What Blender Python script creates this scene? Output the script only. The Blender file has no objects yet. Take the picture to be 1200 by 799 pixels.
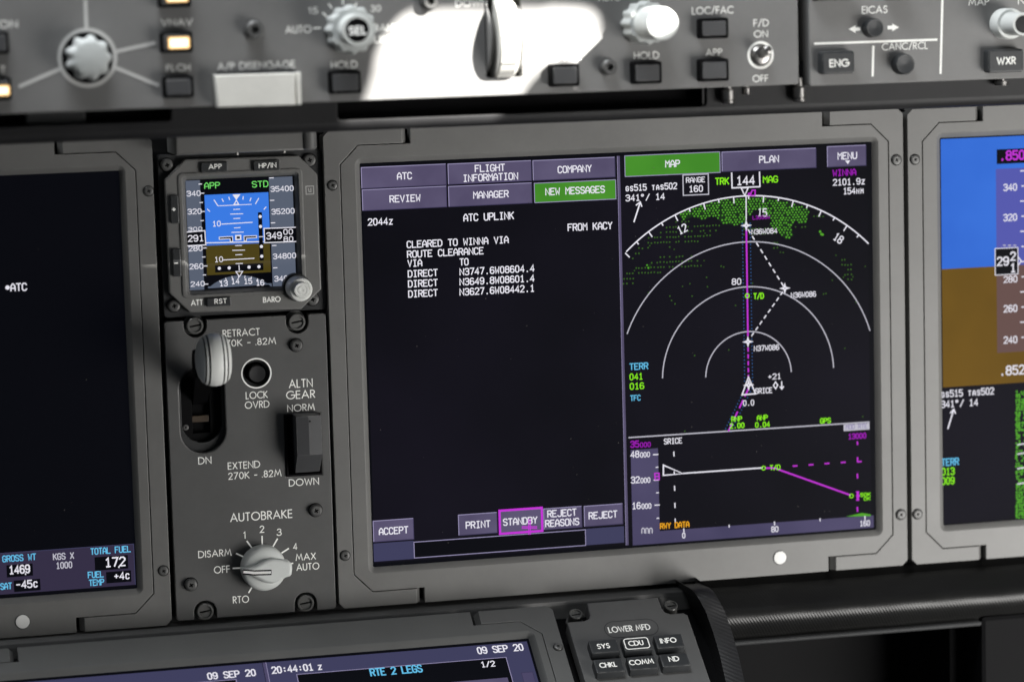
import bpy, math, random
from mathutils import Vector, Matrix
from mathutils.geometry import tessellate_polygon
random.seed(7)
SC = bpy.context.scene
COL = SC.collection

# ------------------------------------------------------------------ camera
F = 3500.0                      # focal length in photo pixels (1200 wide)
CX, CY = 600.0, 399.5
ROT = ((0.97135841, 0.02723774, -0.23605283),
       (-0.05553047, 0.99192163, -0.11405192),
       (0.23103939, 0.12389342, 0.96502395))
def w3(a): return Vector((a[0], a[2], -a[1]))
CVX, CVY, CVZ = w3(ROT[0]), w3(ROT[1]), w3(ROT[2])
CAM = Vector((-0.31019888, -1.65168656, 0.10667409))
cd = bpy.data.cameras.new('camera')
cam = bpy.data.objects.new('camera', cd); COL.objects.link(cam)
bk = -CVZ; up = -CVY
cam.matrix_world = Matrix(((CVX.x, up.x, bk.x, CAM.x), (CVX.y, up.y, bk.y, CAM.y), (CVX.z, up.z, bk.z, CAM.z), (0, 0, 0, 1)))
cd.sensor_width = 36.0; cd.sensor_fit = 'HORIZONTAL'; cd.lens = F / 1200 * 36
cd.clip_start = 0.05; cd.clip_end = 50
SC.camera = cam

class Frame:
    def __init__(s, o, ex, ey, ez): s.o, s.ex, s.ey, s.ez = o, ex, ey, ez
    def px(s, x, y, h=0.0):
        d = CVX * ((x - CX) / F) + CVY * ((y - CY) / F) + CVZ
        t = ((s.o - CAM).dot(s.ez) + h) / d.dot(s.ez)
        p = CAM + d * t - s.o
        return (p.dot(s.ex), p.dot(s.ey))
    def mat(s, x, y):
        p = s.o + s.ex * x + s.ey * y
        return Matrix(((s.ex.x, s.ey.x, s.ez.x, p.x), (s.ex.y, s.ey.y, s.ez.y, p.y), (s.ex.z, s.ey.z, s.ez.z, p.z), (0, 0, 0, 1)))
    def world(s, x, y, z): return s.o + s.ex * x + s.ey * y + s.ez * z
    def scale(s, x, y, h=0.0):
        a = s.px(x - 5, y, h); b = s.px(x + 5, y, h)
        return math.hypot(b[0] - a[0], b[1] - a[1]) / 10
EX, EY, EZ = Vector((1, 0, 0)), Vector((0, 0, 1)), Vector((0, -1, 0))
P0 = Frame(Vector((0, 0, 0)), EX, EY, EZ)
def tilted(px, py, h, deg):          # turned about the panel's own horizontal axis
    a = math.radians(deg)
    x, y = P0.px(px, py, h)
    return Frame(P0.world(x, y, h), EX, EY * math.cos(a) + EZ * math.sin(a), EZ * math.cos(a) - EY * math.sin(a))
P1 = tilted(560, 110, 0.125, 0)      # glareshield panels
P2 = tilted(648, 709, 0.022, -55)    # aisle pedestal panels

# --------------------------------------------------------------- materials
def lin(c):
    c /= 255.0
    return c / 12.92 if c <= 0.04045 else ((c + 0.055) / 1.055) ** 2.4
def rgb(r, g, b): return (lin(r), lin(g), lin(b), 1)
def paint(name, c, rough=0.5, var=0.07, bump=0.06, bscale=2600, spec=0.4, metal=0.0):
    m = bpy.data.materials.new(name); m.use_nodes = True
    nt = m.node_tree; b = nt.nodes['Principled BSDF']
    tc = nt.nodes.new('ShaderNodeTexCoord')
    n1 = nt.nodes.new('ShaderNodeTexNoise'); n1.inputs['Scale'].default_value = 34; n1.inputs['Detail'].default_value = 7; n1.inputs['Roughness'].default_value = 0.65
    r1 = nt.nodes.new('ShaderNodeValToRGB')
    r1.color_ramp.elements[0].position = 0.3; r1.color_ramp.elements[1].position = 0.72
    lo = [v * (1 - var) for v in c[:3]]; hi = [v * (1 + var) for v in c[:3]]
    r1.color_ramp.elements[0].color = (*lo, 1); r1.color_ramp.elements[1].color = (*hi, 1)
    nt.links.new(tc.outputs['Object'], n1.inputs['Vector']); nt.links.new(n1.outputs['Fac'], r1.inputs['Fac'])
    nt.links.new(r1.outputs['Color'], b.inputs['Base Color'])
    mr = nt.nodes.new('ShaderNodeMapRange'); mr.inputs['To Min'].default_value = max(0.05, rough - 0.07); mr.inputs['To Max'].default_value = rough + 0.07
    nt.links.new(n1.outputs['Fac'], mr.inputs['Value']); nt.links.new(mr.outputs['Result'], b.inputs['Roughness'])
    n2 = nt.nodes.new('ShaderNodeTexNoise'); n2.inputs['Scale'].default_value = bscale; n2.inputs['Detail'].default_value = 2
    nt.links.new(tc.outputs['Object'], n2.inputs['Vector'])
    bp = nt.nodes.new('ShaderNodeBump'); bp.inputs['Strength'].default_value = bump; bp.inputs['Distance'].default_value = 0.0004
    nt.links.new(n2.outputs['Fac'], bp.inputs['Height']); nt.links.new(bp.outputs['Normal'], b.inputs['Normal'])
    b.inputs['Specular IOR Level'].default_value = spec; b.inputs['Metallic'].default_value = metal
    return m
def glow(name, c, strength=1.0, rough=0.3):
    m = bpy.data.materials.new(name); m.use_nodes = True
    b = m.node_tree.nodes['Principled BSDF']
    b.inputs['Base Color'].default_value = (0.004, 0.004, 0.005, 1); b.inputs['Roughness'].default_value = rough
    b.inputs['Specular IOR Level'].default_value = 0.006
    b.inputs['Emission Color'].default_value = c; b.inputs['Emission Strength'].default_value = strength
    return m
def g(v, k=1.0): return (v * k, v * k, v * k * 0.985, 1)
M = dict(
    bezel=paint('bezel grey paint', (0.143, 0.142, 0.137, 1), 0.46, 0.05),
    plate=paint('panel grey paint', (0.088, 0.088, 0.087, 1), 0.48, 0.06),
    mcp=paint('glareshield panel grey paint', (0.165, 0.164, 0.161, 1), 0.5, 0.05),
    dark=paint('dark grey plastic', (0.032, 0.033, 0.034, 1), 0.5, 0.12, spec=0.25),
    darker=paint('charcoal plastic', (0.018, 0.018, 0.019, 1), 0.5, 0.15, spec=0.25),
    black=paint('black plastic', (0.0045, 0.0045, 0.005, 1), 0.6, 0.2, spec=0.06),
    key=paint('black key plastic', (0.028, 0.030, 0.032, 1), 0.38, 0.1),
    keycap=paint('grey key plastic', (0.060, 0.061, 0.064, 1), 0.42, 0.08),
    knob=paint('pale grey knob plastic', (0.62, 0.64, 0.62, 1), 0.38, 0.04),
    knobw=paint('white knob plastic', (0.80, 0.81, 0.78, 1), 0.36, 0.04),
    knobd=paint('mid grey knob plastic', (0.46, 0.48, 0.47, 1), 0.42, 0.05),
    ivory=paint('ivory wheel plastic', (0.74, 0.73, 0.68, 1), 0.4, 0.04),
    dust=paint('dust', (0.11, 0.105, 0.10, 1), 0.9, 0.1),
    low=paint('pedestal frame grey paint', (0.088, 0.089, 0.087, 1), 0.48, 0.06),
    plain=paint('plain white plastic', (0.74, 0.74, 0.72, 1), 0.45, 0.04),
    sill=paint('sill grey paint', (0.12, 0.12, 0.118, 1), 0.5, 0.08),
    fast=paint('fastener metal', (0.13, 0.13, 0.125, 1), 0.34, 0.12, metal=0.35),
    white=paint('white lettering paint', (0.72, 0.72, 0.69, 1), 0.6, 0.05),
    dimwhite=paint('grey lettering paint', (0.40, 0.40, 0.39, 1), 0.6, 0.05),
    steel=paint('worn steel', (0.30, 0.29, 0.28, 1), 0.34, 0.15, metal=1.0),
    gun=paint('blackened steel', (0.10, 0.10, 0.098, 1), 0.42, 0.2, metal=0.3),
    brown=paint('brown metal tab', (0.055, 0.038, 0.024, 1), 0.4, 0.1),
    s_black=glow('lcd black', rgb(15, 14, 24)),
    s_black2=glow('lcd deep black', rgb(5, 6, 11)),
    s_void=glow('lcd margin', rgb(8, 6, 22)),
    s_key=glow('lcd lavender key', rgb(88, 81, 110)),
    s_keyd=glow('lcd key shade', rgb(60, 55, 84)),
    s_edge=glow('lcd key edge', rgb(150, 143, 178)),
    s_bar=glow('lcd slate bar', rgb(62, 62, 92)),
    s_bar2=glow('lcd lavender bar', rgb(76, 70, 100)),
    s_band=glow('lcd violet band', rgb(52, 46, 68)),
    s_green=glow('lcd green key', rgb(70, 142, 42)),
    s_white=glow('lcd white', rgb(232, 230, 240)),
    s_soft=glow('lcd soft white', rgb(190, 188, 200)),
    s_lime=glow('lcd lime', rgb(140, 240, 30)),
    s_terr=glow('lcd terrain green', rgb(82, 162, 40)),
    s_terrd=glow('lcd sparse terrain green', rgb(56, 96, 30)),
    s_terrb=glow('lcd terrain base green', rgb(20, 44, 18)),
    s_mag=glow('lcd magenta', rgb(196, 52, 214)),
    s_magd=glow('lcd dark magenta', rgb(150, 24, 172)),
    s_cyan=glow('lcd cyan', rgb(100, 190, 232)),
    s_blue=glow('lcd blue dot', rgb(46, 92, 150)),
    s_amber=glow('lcd amber', rgb(235, 165, 30)),
    s_sky=glow('lcd sky blue', rgb(52, 110, 218)),
    s_sky2=glow('lcd standby sky blue', rgb(58, 122, 226)),
    s_ground=glow('lcd ground brown', rgb(108, 80, 20)),
    s_ground2=glow('lcd standby ground brown', rgb(74, 64, 22)),
    s_tape=glow('lcd tape grey', rgb(88, 96, 112)),
    s_tapeb=glow('lcd blue tape', rgb(84, 88, 172)),
    s_tapeg=glow('lcd brown tape', rgb(102, 78, 74)),
    s_apple=glow('lcd pale green', rgb(120, 226, 110)),
    lamp=glow('lit amber key bar', (1.0, 0.62, 0.25, 1), 1.6),
    lampw=glow('lit key core', (1.0, 0.86, 0.6, 1), 2.2),
    lit=glow('lit white legend', (0.85, 0.87, 0.85, 1), 1.0),
)
def self_lit(m, c, k):
    b = m.node_tree.nodes['Principled BSDF']; b.inputs['Emission Color'].default_value = c; b.inputs['Emission Strength'].default_value = k
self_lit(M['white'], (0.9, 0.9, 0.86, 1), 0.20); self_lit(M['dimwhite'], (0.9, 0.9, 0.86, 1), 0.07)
def uneven(m, a, b_, sc):
    nt = m.node_tree; b = nt.nodes['Principled BSDF']; tc = nt.nodes.new('ShaderNodeTexCoord'); n = nt.nodes.new('ShaderNodeTexNoise'); n.inputs['Scale'].default_value = sc; n.inputs['Detail'].default_value = 3
    r = nt.nodes.new('ShaderNodeValToRGB'); r.color_ramp.elements[0].position = .35; r.color_ramp.elements[1].position = .68; r.color_ramp.elements[0].color = a; r.color_ramp.elements[1].color = b_
    nt.links.new(tc.outputs['Object'], n.inputs['Vector']); nt.links.new(n.outputs['Fac'], r.inputs['Fac']); nt.links.new(r.outputs['Color'], b.inputs['Emission Color'])
uneven(M['s_black'], rgb(8, 8, 14), rgb(18, 16, 26), 7)
uneven(M['s_key'], rgb(82, 75, 103), rgb(94, 87, 116), 40); uneven(M['s_bar2'], rgb(66, 62, 92), rgb(86, 80, 112), 12); uneven(M['s_sky'], rgb(48, 104, 208), rgb(56, 114, 218), 16); uneven(M['s_ground'], rgb(102, 76, 19), rgb(113, 84, 22), 18); uneven(M['s_green'], rgb(64, 134, 38), rgb(74, 146, 44), 30)
def edge_wear_highlight(m, amount):  # edge wear plus edge highlights, both put into a lighter base colour
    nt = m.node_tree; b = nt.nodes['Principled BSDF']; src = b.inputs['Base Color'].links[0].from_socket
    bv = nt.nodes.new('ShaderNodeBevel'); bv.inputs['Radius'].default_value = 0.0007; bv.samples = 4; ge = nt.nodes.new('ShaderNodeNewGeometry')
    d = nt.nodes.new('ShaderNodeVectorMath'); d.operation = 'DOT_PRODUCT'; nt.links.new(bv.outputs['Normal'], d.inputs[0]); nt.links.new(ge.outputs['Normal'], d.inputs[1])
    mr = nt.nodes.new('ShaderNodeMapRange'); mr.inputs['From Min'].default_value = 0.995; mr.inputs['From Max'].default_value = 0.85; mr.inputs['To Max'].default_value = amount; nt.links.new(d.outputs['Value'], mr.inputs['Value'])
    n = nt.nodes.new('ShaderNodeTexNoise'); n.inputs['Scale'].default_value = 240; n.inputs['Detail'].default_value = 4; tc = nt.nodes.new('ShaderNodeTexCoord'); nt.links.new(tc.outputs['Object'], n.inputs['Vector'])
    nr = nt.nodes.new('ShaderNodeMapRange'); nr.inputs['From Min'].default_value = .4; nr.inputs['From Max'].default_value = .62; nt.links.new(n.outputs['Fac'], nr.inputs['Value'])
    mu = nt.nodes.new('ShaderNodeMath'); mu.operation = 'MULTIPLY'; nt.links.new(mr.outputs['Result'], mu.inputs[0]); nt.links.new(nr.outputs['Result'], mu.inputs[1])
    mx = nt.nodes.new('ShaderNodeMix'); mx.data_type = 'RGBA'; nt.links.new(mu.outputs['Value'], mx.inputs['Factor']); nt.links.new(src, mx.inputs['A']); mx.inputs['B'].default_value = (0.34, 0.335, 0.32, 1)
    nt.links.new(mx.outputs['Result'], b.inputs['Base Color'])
def grime(m, k):
    nt = m.node_tree; b = nt.nodes['Principled BSDF']; src = b.inputs['Base Color'].links[0].from_socket; tc = nt.nodes.new('ShaderNodeTexCoord')
    n = nt.nodes.new('ShaderNodeTexNoise'); n.inputs['Scale'].default_value = 11; n.inputs['Detail'].default_value = 9; n.inputs['Roughness'].default_value = .72; nt.links.new(tc.outputs['Object'], n.inputs['Vector'])
    r = nt.nodes.new('ShaderNodeMapRange'); r.inputs['From Min'].default_value = .38; r.inputs['From Max'].default_value = .66; r.inputs['To Min'].default_value = 1 - k; r.inputs['To Max'].default_value = 1 + k; nt.links.new(n.outputs['Fac'], r.inputs['Value'])
    v = nt.nodes.new('ShaderNodeTexVoronoi'); v.inputs['Scale'].default_value = 420; nt.links.new(tc.outputs['Object'], v.inputs['Vector'])
    sp = nt.nodes.new('ShaderNodeMapRange'); sp.inputs['From Min'].default_value = .03; sp.inputs['From Max'].default_value = .075; sp.inputs['To Min'].default_value = 1.35; sp.inputs['To Max'].default_value = 1.0; nt.links.new(v.outputs['Distance'], sp.inputs['Value'])
    mu = nt.nodes.new('ShaderNodeMath'); mu.operation = 'MULTIPLY'; nt.links.new(r.outputs['Result'], mu.inputs[0]); nt.links.new(sp.outputs['Result'], mu.inputs[1])
    vm = nt.nodes.new('ShaderNodeVectorMath'); vm.operation = 'SCALE'; nt.links.new(src, vm.inputs[0]); nt.links.new(mu.outputs['Value'], vm.inputs['Scale']); nt.links.new(vm.outputs['Vector'], b.inputs['Base Color'])
for q_ in ('bezel', 'plate', 'mcp', 'sill', 'dark', 'darker', 'key', 'keycap', 'knob', 'knobw', 'knobd', 'ivory'): grime(M[q_], .08 if q_[:4] != 'knob' else .04)
for q_ in ('bezel', 'plate', 'mcp', 'key', 'keycap'): edge_wear_highlight(M[q_], .5)
def ribbed(name, c, rough, scale, direction, rot=(0, 0, 0)):
    m = paint(name, c, rough, 0.1); nt = m.node_tree; b = nt.nodes['Principled BSDF']
    tc = nt.nodes.new('ShaderNodeTexCoord'); mp = nt.nodes.new('ShaderNodeMapping'); mp.inputs['Rotation'].default_value = rot
    wv = nt.nodes.new('ShaderNodeTexWave'); wv.inputs['Scale'].default_value = scale; wv.bands_direction = direction
    wv.inputs['Distortion'].default_value = 2.2; wv.inputs['Detail'].default_value = 3; wv.inputs['Detail Scale'].default_value = 0.35
    nt.links.new(tc.outputs['Object'], mp.inputs['Vector']); nt.links.new(mp.outputs['Vector'], wv.inputs['Vector'])
    bp = nt.nodes.new('ShaderNodeBump'); bp.inputs['Strength'].default_value = 0.26; bp.inputs['Distance'].default_value = 0.0003
    nt.links.new(wv.outputs['Fac'], bp.inputs['Height']); nt.links.new(bp.outputs['Normal'], b.inputs['Normal'])
    return m
M['rib'] = ribbed('ribbed black leather', (0.0075, 0.0075, 0.0073, 1), 0.36, 200, 'X', (0, 0.0, math.radians(-35)))
M['rib'].node_tree.nodes['Principled BSDF'].inputs['Specular IOR Level'].default_value = 0.42
M['rib2'] = ribbed('ribbed black rubber', (0.014, 0.014, 0.015, 1), 0.45, 170, 'Y', (0, 0, math.radians(25)))

# ------------------------------------------------------------- mesh builder
def area(p): return sum(p[i - 1][0] * p[i][1] - p[i][0] * p[i - 1][1] for i in range(len(p))) / 2
def ccw(p): return list(p) if area(p) > 0 else list(reversed(p))
def cw(p): return list(p) if area(p) < 0 else list(reversed(p))
def inset(p, d):                      # moves every edge to its left by d
    n = len(p); out = []
    for i in range(n):
        ax, ay = p[i - 1]; bx, by = p[i]; cx, cy = p[(i + 1) % n]
        u = Vector((bx - ax, by - ay)); v = Vector((cx - bx, cy - by))
        if u.length < 1e-9 or v.length < 1e-9: out.append((bx, by)); continue
        u.normalize(); v.normalize()
        n1 = Vector((-u.y, u.x)); n2 = Vector((-v.y, v.x)); m = n1 + n2
        if m.length < 1e-6: m = n1.copy()
        m.normalize(); k = d / max(0.35, m.dot(n1))
        out.append((bx + m.x * k, by + m.y * k))
    return out
def circ(c, r, n=40, a0=0.0, lobes=0, amp=0.0):
    return [(c[0] + (r + amp * math.cos(lobes * (2 * math.pi * i / n))) * math.cos(a0 + 2 * math.pi * i / n),
             c[1] + (r + amp * math.cos(lobes * (2 * math.pi * i / n))) * math.sin(a0 + 2 * math.pi * i / n)) for i in range(n)]
def rrect(x0, y0, x1, y1, r=0.0, n=5):
    x0, x1 = min(x0, x1), max(x0, x1); y0, y1 = min(y0, y1), max(y0, y1)
    if r <= 0: return [(x0, y0), (x1, y0), (x1, y1), (x0, y1)]
    o = []
    for cx, cy, a in ((x1 - r, y0 + r, -90), (x1 - r, y1 - r, 0), (x0 + r, y1 - r, 90), (x0 + r, y0 + r, 180)):
        for i in range(n + 1):
            t = math.radians(a + 90 * i / n); o.append((cx + r * math.cos(t), cy + r * math.sin(t)))
    return o
def stadium(c0, c1, r, n=16):         # c0 upper centre, c1 lower centre
    d = math.atan2(c0[1] - c1[1], c0[0] - c1[0]); o = []
    for i in range(n + 1):
        t = d - math.pi / 2 + math.pi * i / n; o.append((c0[0] + r * math.cos(t), c0[1] + r * math.sin(t)))
    for i in range(n + 1):
        t = d + math.pi / 2 + math.pi * i / n; o.append((c1[0] + r * math.cos(t), c1[1] + r * math.sin(t)))
    return o
class MB:
    def __init__(s): s.v = []; s.f = []; s.mi = []; s.mats = []; s.k = 0
    def m(s, name):
        if name not in s.mats: s.mats.append(name)
        return s.mats.index(name)
    def add(s, vs, fs, mat):
        b = len(s.v); s.v += vs; i = s.m(mat)
        for f in fs: s.f.append(tuple(b + q for q in f)); s.mi.append(i)
    def cap(s, loops, z, mat, flip=False):
        vs = [(x, y, z) for l in loops for x, y in l]
        tris = tessellate_polygon([[Vector((x, y, 0)) for x, y in l] for l in loops])
        fs = []
        for t in tris:
            a, b, c = (vs[q] for q in t)
            cr = (b[0] - a[0]) * (c[1] - a[1]) - (b[1] - a[1]) * (c[0] - a[0])
            if abs(cr) < 1e-14: continue
            t = tuple(t)
            if (cr < 0) != flip: t = (t[0], t[2], t[1])
            fs.append(t)
        s.add(vs, fs, mat)
    def plate(s, loops, z0, z1, bev=0.0, mat='plate', hbev=None, back=True, steps=2):
        if not isinstance(loops[0][0], (tuple, list)): loops = [loops]
        loops = [ccw(loops[0])] + [cw(l) for l in loops[1:]]
        tops = []
        for i, l in enumerate(loops):
            b = bev if i == 0 or hbev is None else hbev
            bw, bd = b if isinstance(b, tuple) else (b, b)
            rings = [(l, z0), (l, z1 - bd)]
            if bw > 0 and isinstance(b, tuple): rings.append((inset(l, bw * 0.6), z1 - bd * 0.22))
            if bw > 0:
                if steps == 2 and not isinstance(b, tuple): rings.append((inset(l, bw * 0.3), z1 - bd * 0.3))
                rings.append((inset(l, bw), z1))
            n = len(l)
            if bw <= 0: rings = [(l, z0), (l, z1)]
            vs = [(x, y, z) for r, z in rings for x, y in r]; fs = []
            for k in range(len(rings) - 1):
                for j in range(n):
                    a = k * n + j; c = k * n + (j + 1) % n
                    fs.append((a, c, c + n, a + n))
            s.add(vs, fs, mat); tops.append(rings[-1][0])
        s.cap(tops, z1, mat)
        if back: s.cap(loops, z0, mat, True)
    def box(s, x0, y0, x1, y1, z0, z1, bev=0.0, mat='plate', r=0.0): s.plate([rrect(x0, y0, x1, y1, r)], z0, z1, bev, mat)
    def poly(s, p, z, mat): s.cap([ccw(p)], z, mat)
    def rect(s, x0, y0, x1, y1, z, mat): s.poly(rrect(x0, y0, x1, y1), z, mat)
    def lathe(s, c, prof, mat, n=40, axis='z', cz=0.0, lobes=0, amp=0.0, caps=(1, 1)):
        # prof: (radius, height along the axis); c: local centre
        vs = []; fs = []
        for r, h in prof:
            for i in range(n):
                t = 2 * math.pi * i / n; rr = r + amp * math.cos(lobes * t) * (r / prof[0][0]) ** 5 if lobes else r
                a, b = rr * math.cos(t), rr * math.sin(t)
                if axis == 'z': vs.append((c[0] + a, c[1] + b, cz + h))
                elif axis == 'x': vs.append((c[0] + h, c[1] + a, cz + b))
                else: vs.append((c[0] + b, c[1] + h, cz + a))
        for k in range(len(prof) - 1):
            for i in range(n):
                a = k * n + i; b = k * n + (i + 1) % n
                fs.append((a, b, b + n, a + n))
        L = len(prof) - 1
        if caps[0] and prof[0][0] > 1e-6: fs.append(tuple(reversed(range(n))))
        if caps[1] and prof[-1][0] > 1e-6: fs.append(tuple(range(L * n, L * n + n)))
        s.add(vs, fs, mat)
    def line(s, pts, w, z, mat, closed=False, ext=0.0):
        s.k = (s.k + 1) % 12; z = z + s.k * 3e-6
        P = [Vector(p) for p in pts]
        P = [p for i, p in enumerate(P) if i == 0 or (p - P[i - 1]).length > 1e-8]
        if len(P) < 2: return
        if closed and (P[0] - P[-1]).length < 1e-8: P.pop()
        n = len(P); vs = []
        for i in range(n):
            a = P[i - 1] if (i > 0 or closed) else None
            b = P[(i + 1) % n] if (i < n - 1 or closed) else None
            u = (P[i] - a).normalized() if a is not None else None
            v = (b - P[i]).normalized() if b is not None else None
            if u is None: u = v; q = P[i] - v * ext
            elif v is None: v = u; q = P[i] + u * ext
            else: q = P[i]
            n1 = Vector((-u.y, u.x)); n2 = Vector((-v.y, v.x)); mm = n1 + n2
            if mm.length < 1e-4: mm = n1.copy()
            mm.normalize(); k = (w / 2) / max(0.5, mm.dot(n1))
            vs += [(q.x + mm.x * k, q.y + mm.y * k, z), (q.x - mm.x * k, q.y - mm.y * k, z)]
        fs = []
        for i in range(n if closed else n - 1):
            j = (i + 1) % n; fs.append((2 * i, 2 * i + 1, 2 * j + 1, 2 * j))
        s.add(vs, fs, mat)
    def hull(s, vs, fs, mat): s.add(vs, fs, mat)
    def build(s, name, T, parent=None, label=None, kind=None, smooth=35):
        ox, oy = T['base']
        me = bpy.data.meshes.new(name)
        me.from_pydata([(x - ox, y - oy, z) for x, y, z in s.v], [], s.f)
        for mn in s.mats: me.materials.append(M[mn])
        me.polygons.foreach_set('material_index', s.mi)
        me.polygons.foreach_set('use_smooth', [True] * len(s.f))
        me.update(); me.set_sharp_from_angle(angle=math.radians(smooth))
        o = bpy.data.objects.new(name, me); COL.objects.link(o)
        if T.get('root') is not None: o.parent = parent or T['root']
        else: o.matrix_world = T['frame'].mat(ox, oy)
        if label: o['label'] = label
        if kind: o['kind'] = kind
        return o
def thing(name, label, cat, frame, base, group=None):
    o = bpy.data.objects.new(name, None); COL.objects.link(o); o.empty_display_size = 0.02
    o.matrix_world = frame.mat(*base)
    o['label'] = label; o['category'] = cat
    if group: o['group'] = group
    return dict(root=o, frame=frame, base=base)
def solo(frame, base): return dict(root=None, frame=frame, base=base)

# ---------------------------------------------------------------- lettering
DG = {'A': "0,0 0,4.4 1.6,7 2.4,7 4,4.4 4,0;0,2.6 4,2.6", 'B': "0,0 0,7 3,7 4,6 4,4.6 3,3.7 0,3.7;3,3.7 4,2.8 4,1 3,0 0,0",
      'C': "4,5.6 3,7 1,7 0,5.8 0,1.2 1,0 3,0 4,1.4", 'D': "0,0 0,7 2.6,7 4,5.4 4,1.6 2.6,0 0,0", 'E': "4,7 0,7 0,0 4,0;0,3.7 3,3.7",
      'F': "4,7 0,7 0,0;0,3.7 3,3.7", 'G': "4,5.6 3,7 1,7 0,5.8 0,1.2 1,0 3,0 4,1.2 4,3.2 2.2,3.2", 'H': "0,0 0,7;4,0 4,7;0,3.7 4,3.7",
      'I': ".7,7 3.3,7;2,7 2,0;.7,0 3.3,0", 'J': "4,7 4,1.2 3,0 1,0 0,1.2", 'K': "0,0 0,7;4,7 0,3.1;1.3,4.2 4,0", 'L': "0,7 0,0 4,0",
      'M': "0,0 0,7 2,3.8 4,7 4,0", 'N': "0,0 0,7 4,0 4,7", 'O': "1,0 0,1.2 0,5.8 1,7 3,7 4,5.8 4,1.2 3,0 1,0",
      'P': "0,0 0,7 3,7 4,6 4,4.3 3,3.3 0,3.3", 'Q': "1,0 0,1.2 0,5.8 1,7 3,7 4,5.8 4,1.2 3,0 1,0;2.3,2 4.2,-.4",
      'R': "0,0 0,7 3,7 4,6 4,4.5 3,3.5 0,3.5;2,3.5 4,0", 'S': "4,5.8 3,7 1,7 0,6 0,4.8 1,3.8 3,3.3 4,2.3 4,1.1 3,0 1,0 0,1.2",
      'T': "0,7 4,7;2,7 2,0", 'U': "0,7 0,1.2 1,0 3,0 4,1.2 4,7", 'V': "0,7 2,0 4,7", 'W': "0,7 .6,0 2,4 3.4,0 4,7", 'X': "0,0 4,7;0,7 4,0",
      'Y': "0,7 2,3.5 4,7;2,3.5 2,0", 'Z': "0,7 4,7 0,0 4,0",
      '0': "1.2,0 .2,1.4 .2,5.6 1.2,7 2.8,7 3.8,5.6 3.8,1.4 2.8,0 1.2,0", '1': ".8,5.6 2.2,7 2.2,0;.8,0 3.5,0", '2': "0,5.6 1,7 3,7 4,5.9 4,4.6 0,0 4,0",
      '3': "0,5.9 1,7 3,7 4,6 4,4.7 3,3.7 1.4,3.7;3,3.7 4,2.7 4,1 3,0 1,0 0,1.1", '4': "3,0 3,7 0,2 4,2", '5': "3.8,7 .3,7 .1,4 2.8,4.3 4,3 4,1.2 3,0 1,0 0,1",
      '6': "3.7,6 2.8,7 1.2,7 .1,5.4 .1,1.2 1.1,0 3,0 4,1.2 4,2.8 3,3.9 1.1,3.9 .1,2.8", '7': "0,7 4,7 1.4,0", '8': "1.1,3.8 .2,4.8 .2,6 1.1,7 2.9,7 3.8,6 3.8,4.8 2.9,3.8 1.1,3.8 0,2.6 0,1.1 1,0 3,0 4,1.1 4,2.6 2.9,3.8",
      '9': ".3,1 1.2,0 2.8,0 3.9,1.6 3.9,5.8 2.9,7 1,7 0,5.8 0,4.2 1,3.1 2.9,3.1 3.9,4.2", '.': "1.7,0 2.3,0;1.7,.5 2.3,.5", '-': ".5,3.5 3.5,3.5",
      '+': ".3,3.4 3.7,3.4;2,5.2 2,1.6", '/': ".2,-.3 3.8,7.2", '*': "1,5.0 .6,5.6 .6,6.4 1.2,7 2.2,7 2.8,6.4 2.8,5.6 2.2,5.0 1,5.0", ':': "1.7,1.4 2.3,1.4;1.7,1.9 2.3,1.9;1.7,4.6 2.3,4.6;1.7,5.1 2.3,5.1", ' ': ""}
def pl(sp): return [[tuple(float(c) for c in q.split(',')) for q in seg.split()] for seg in sp.split(';') if seg.strip()]
DG = {k: [[(x / 4, y / 7) for x, y in s] for s in pl(v)] for k, v in DG.items()}
def A(cx, cy, rx, ry, a0, a1, n=14):
    return [(cx + rx * math.cos(math.radians(a0 + (a1 - a0) * i / n)), cy + ry * math.sin(math.radians(a0 + (a1 - a0) * i / n))) for i in range(n + 1)]
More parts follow.
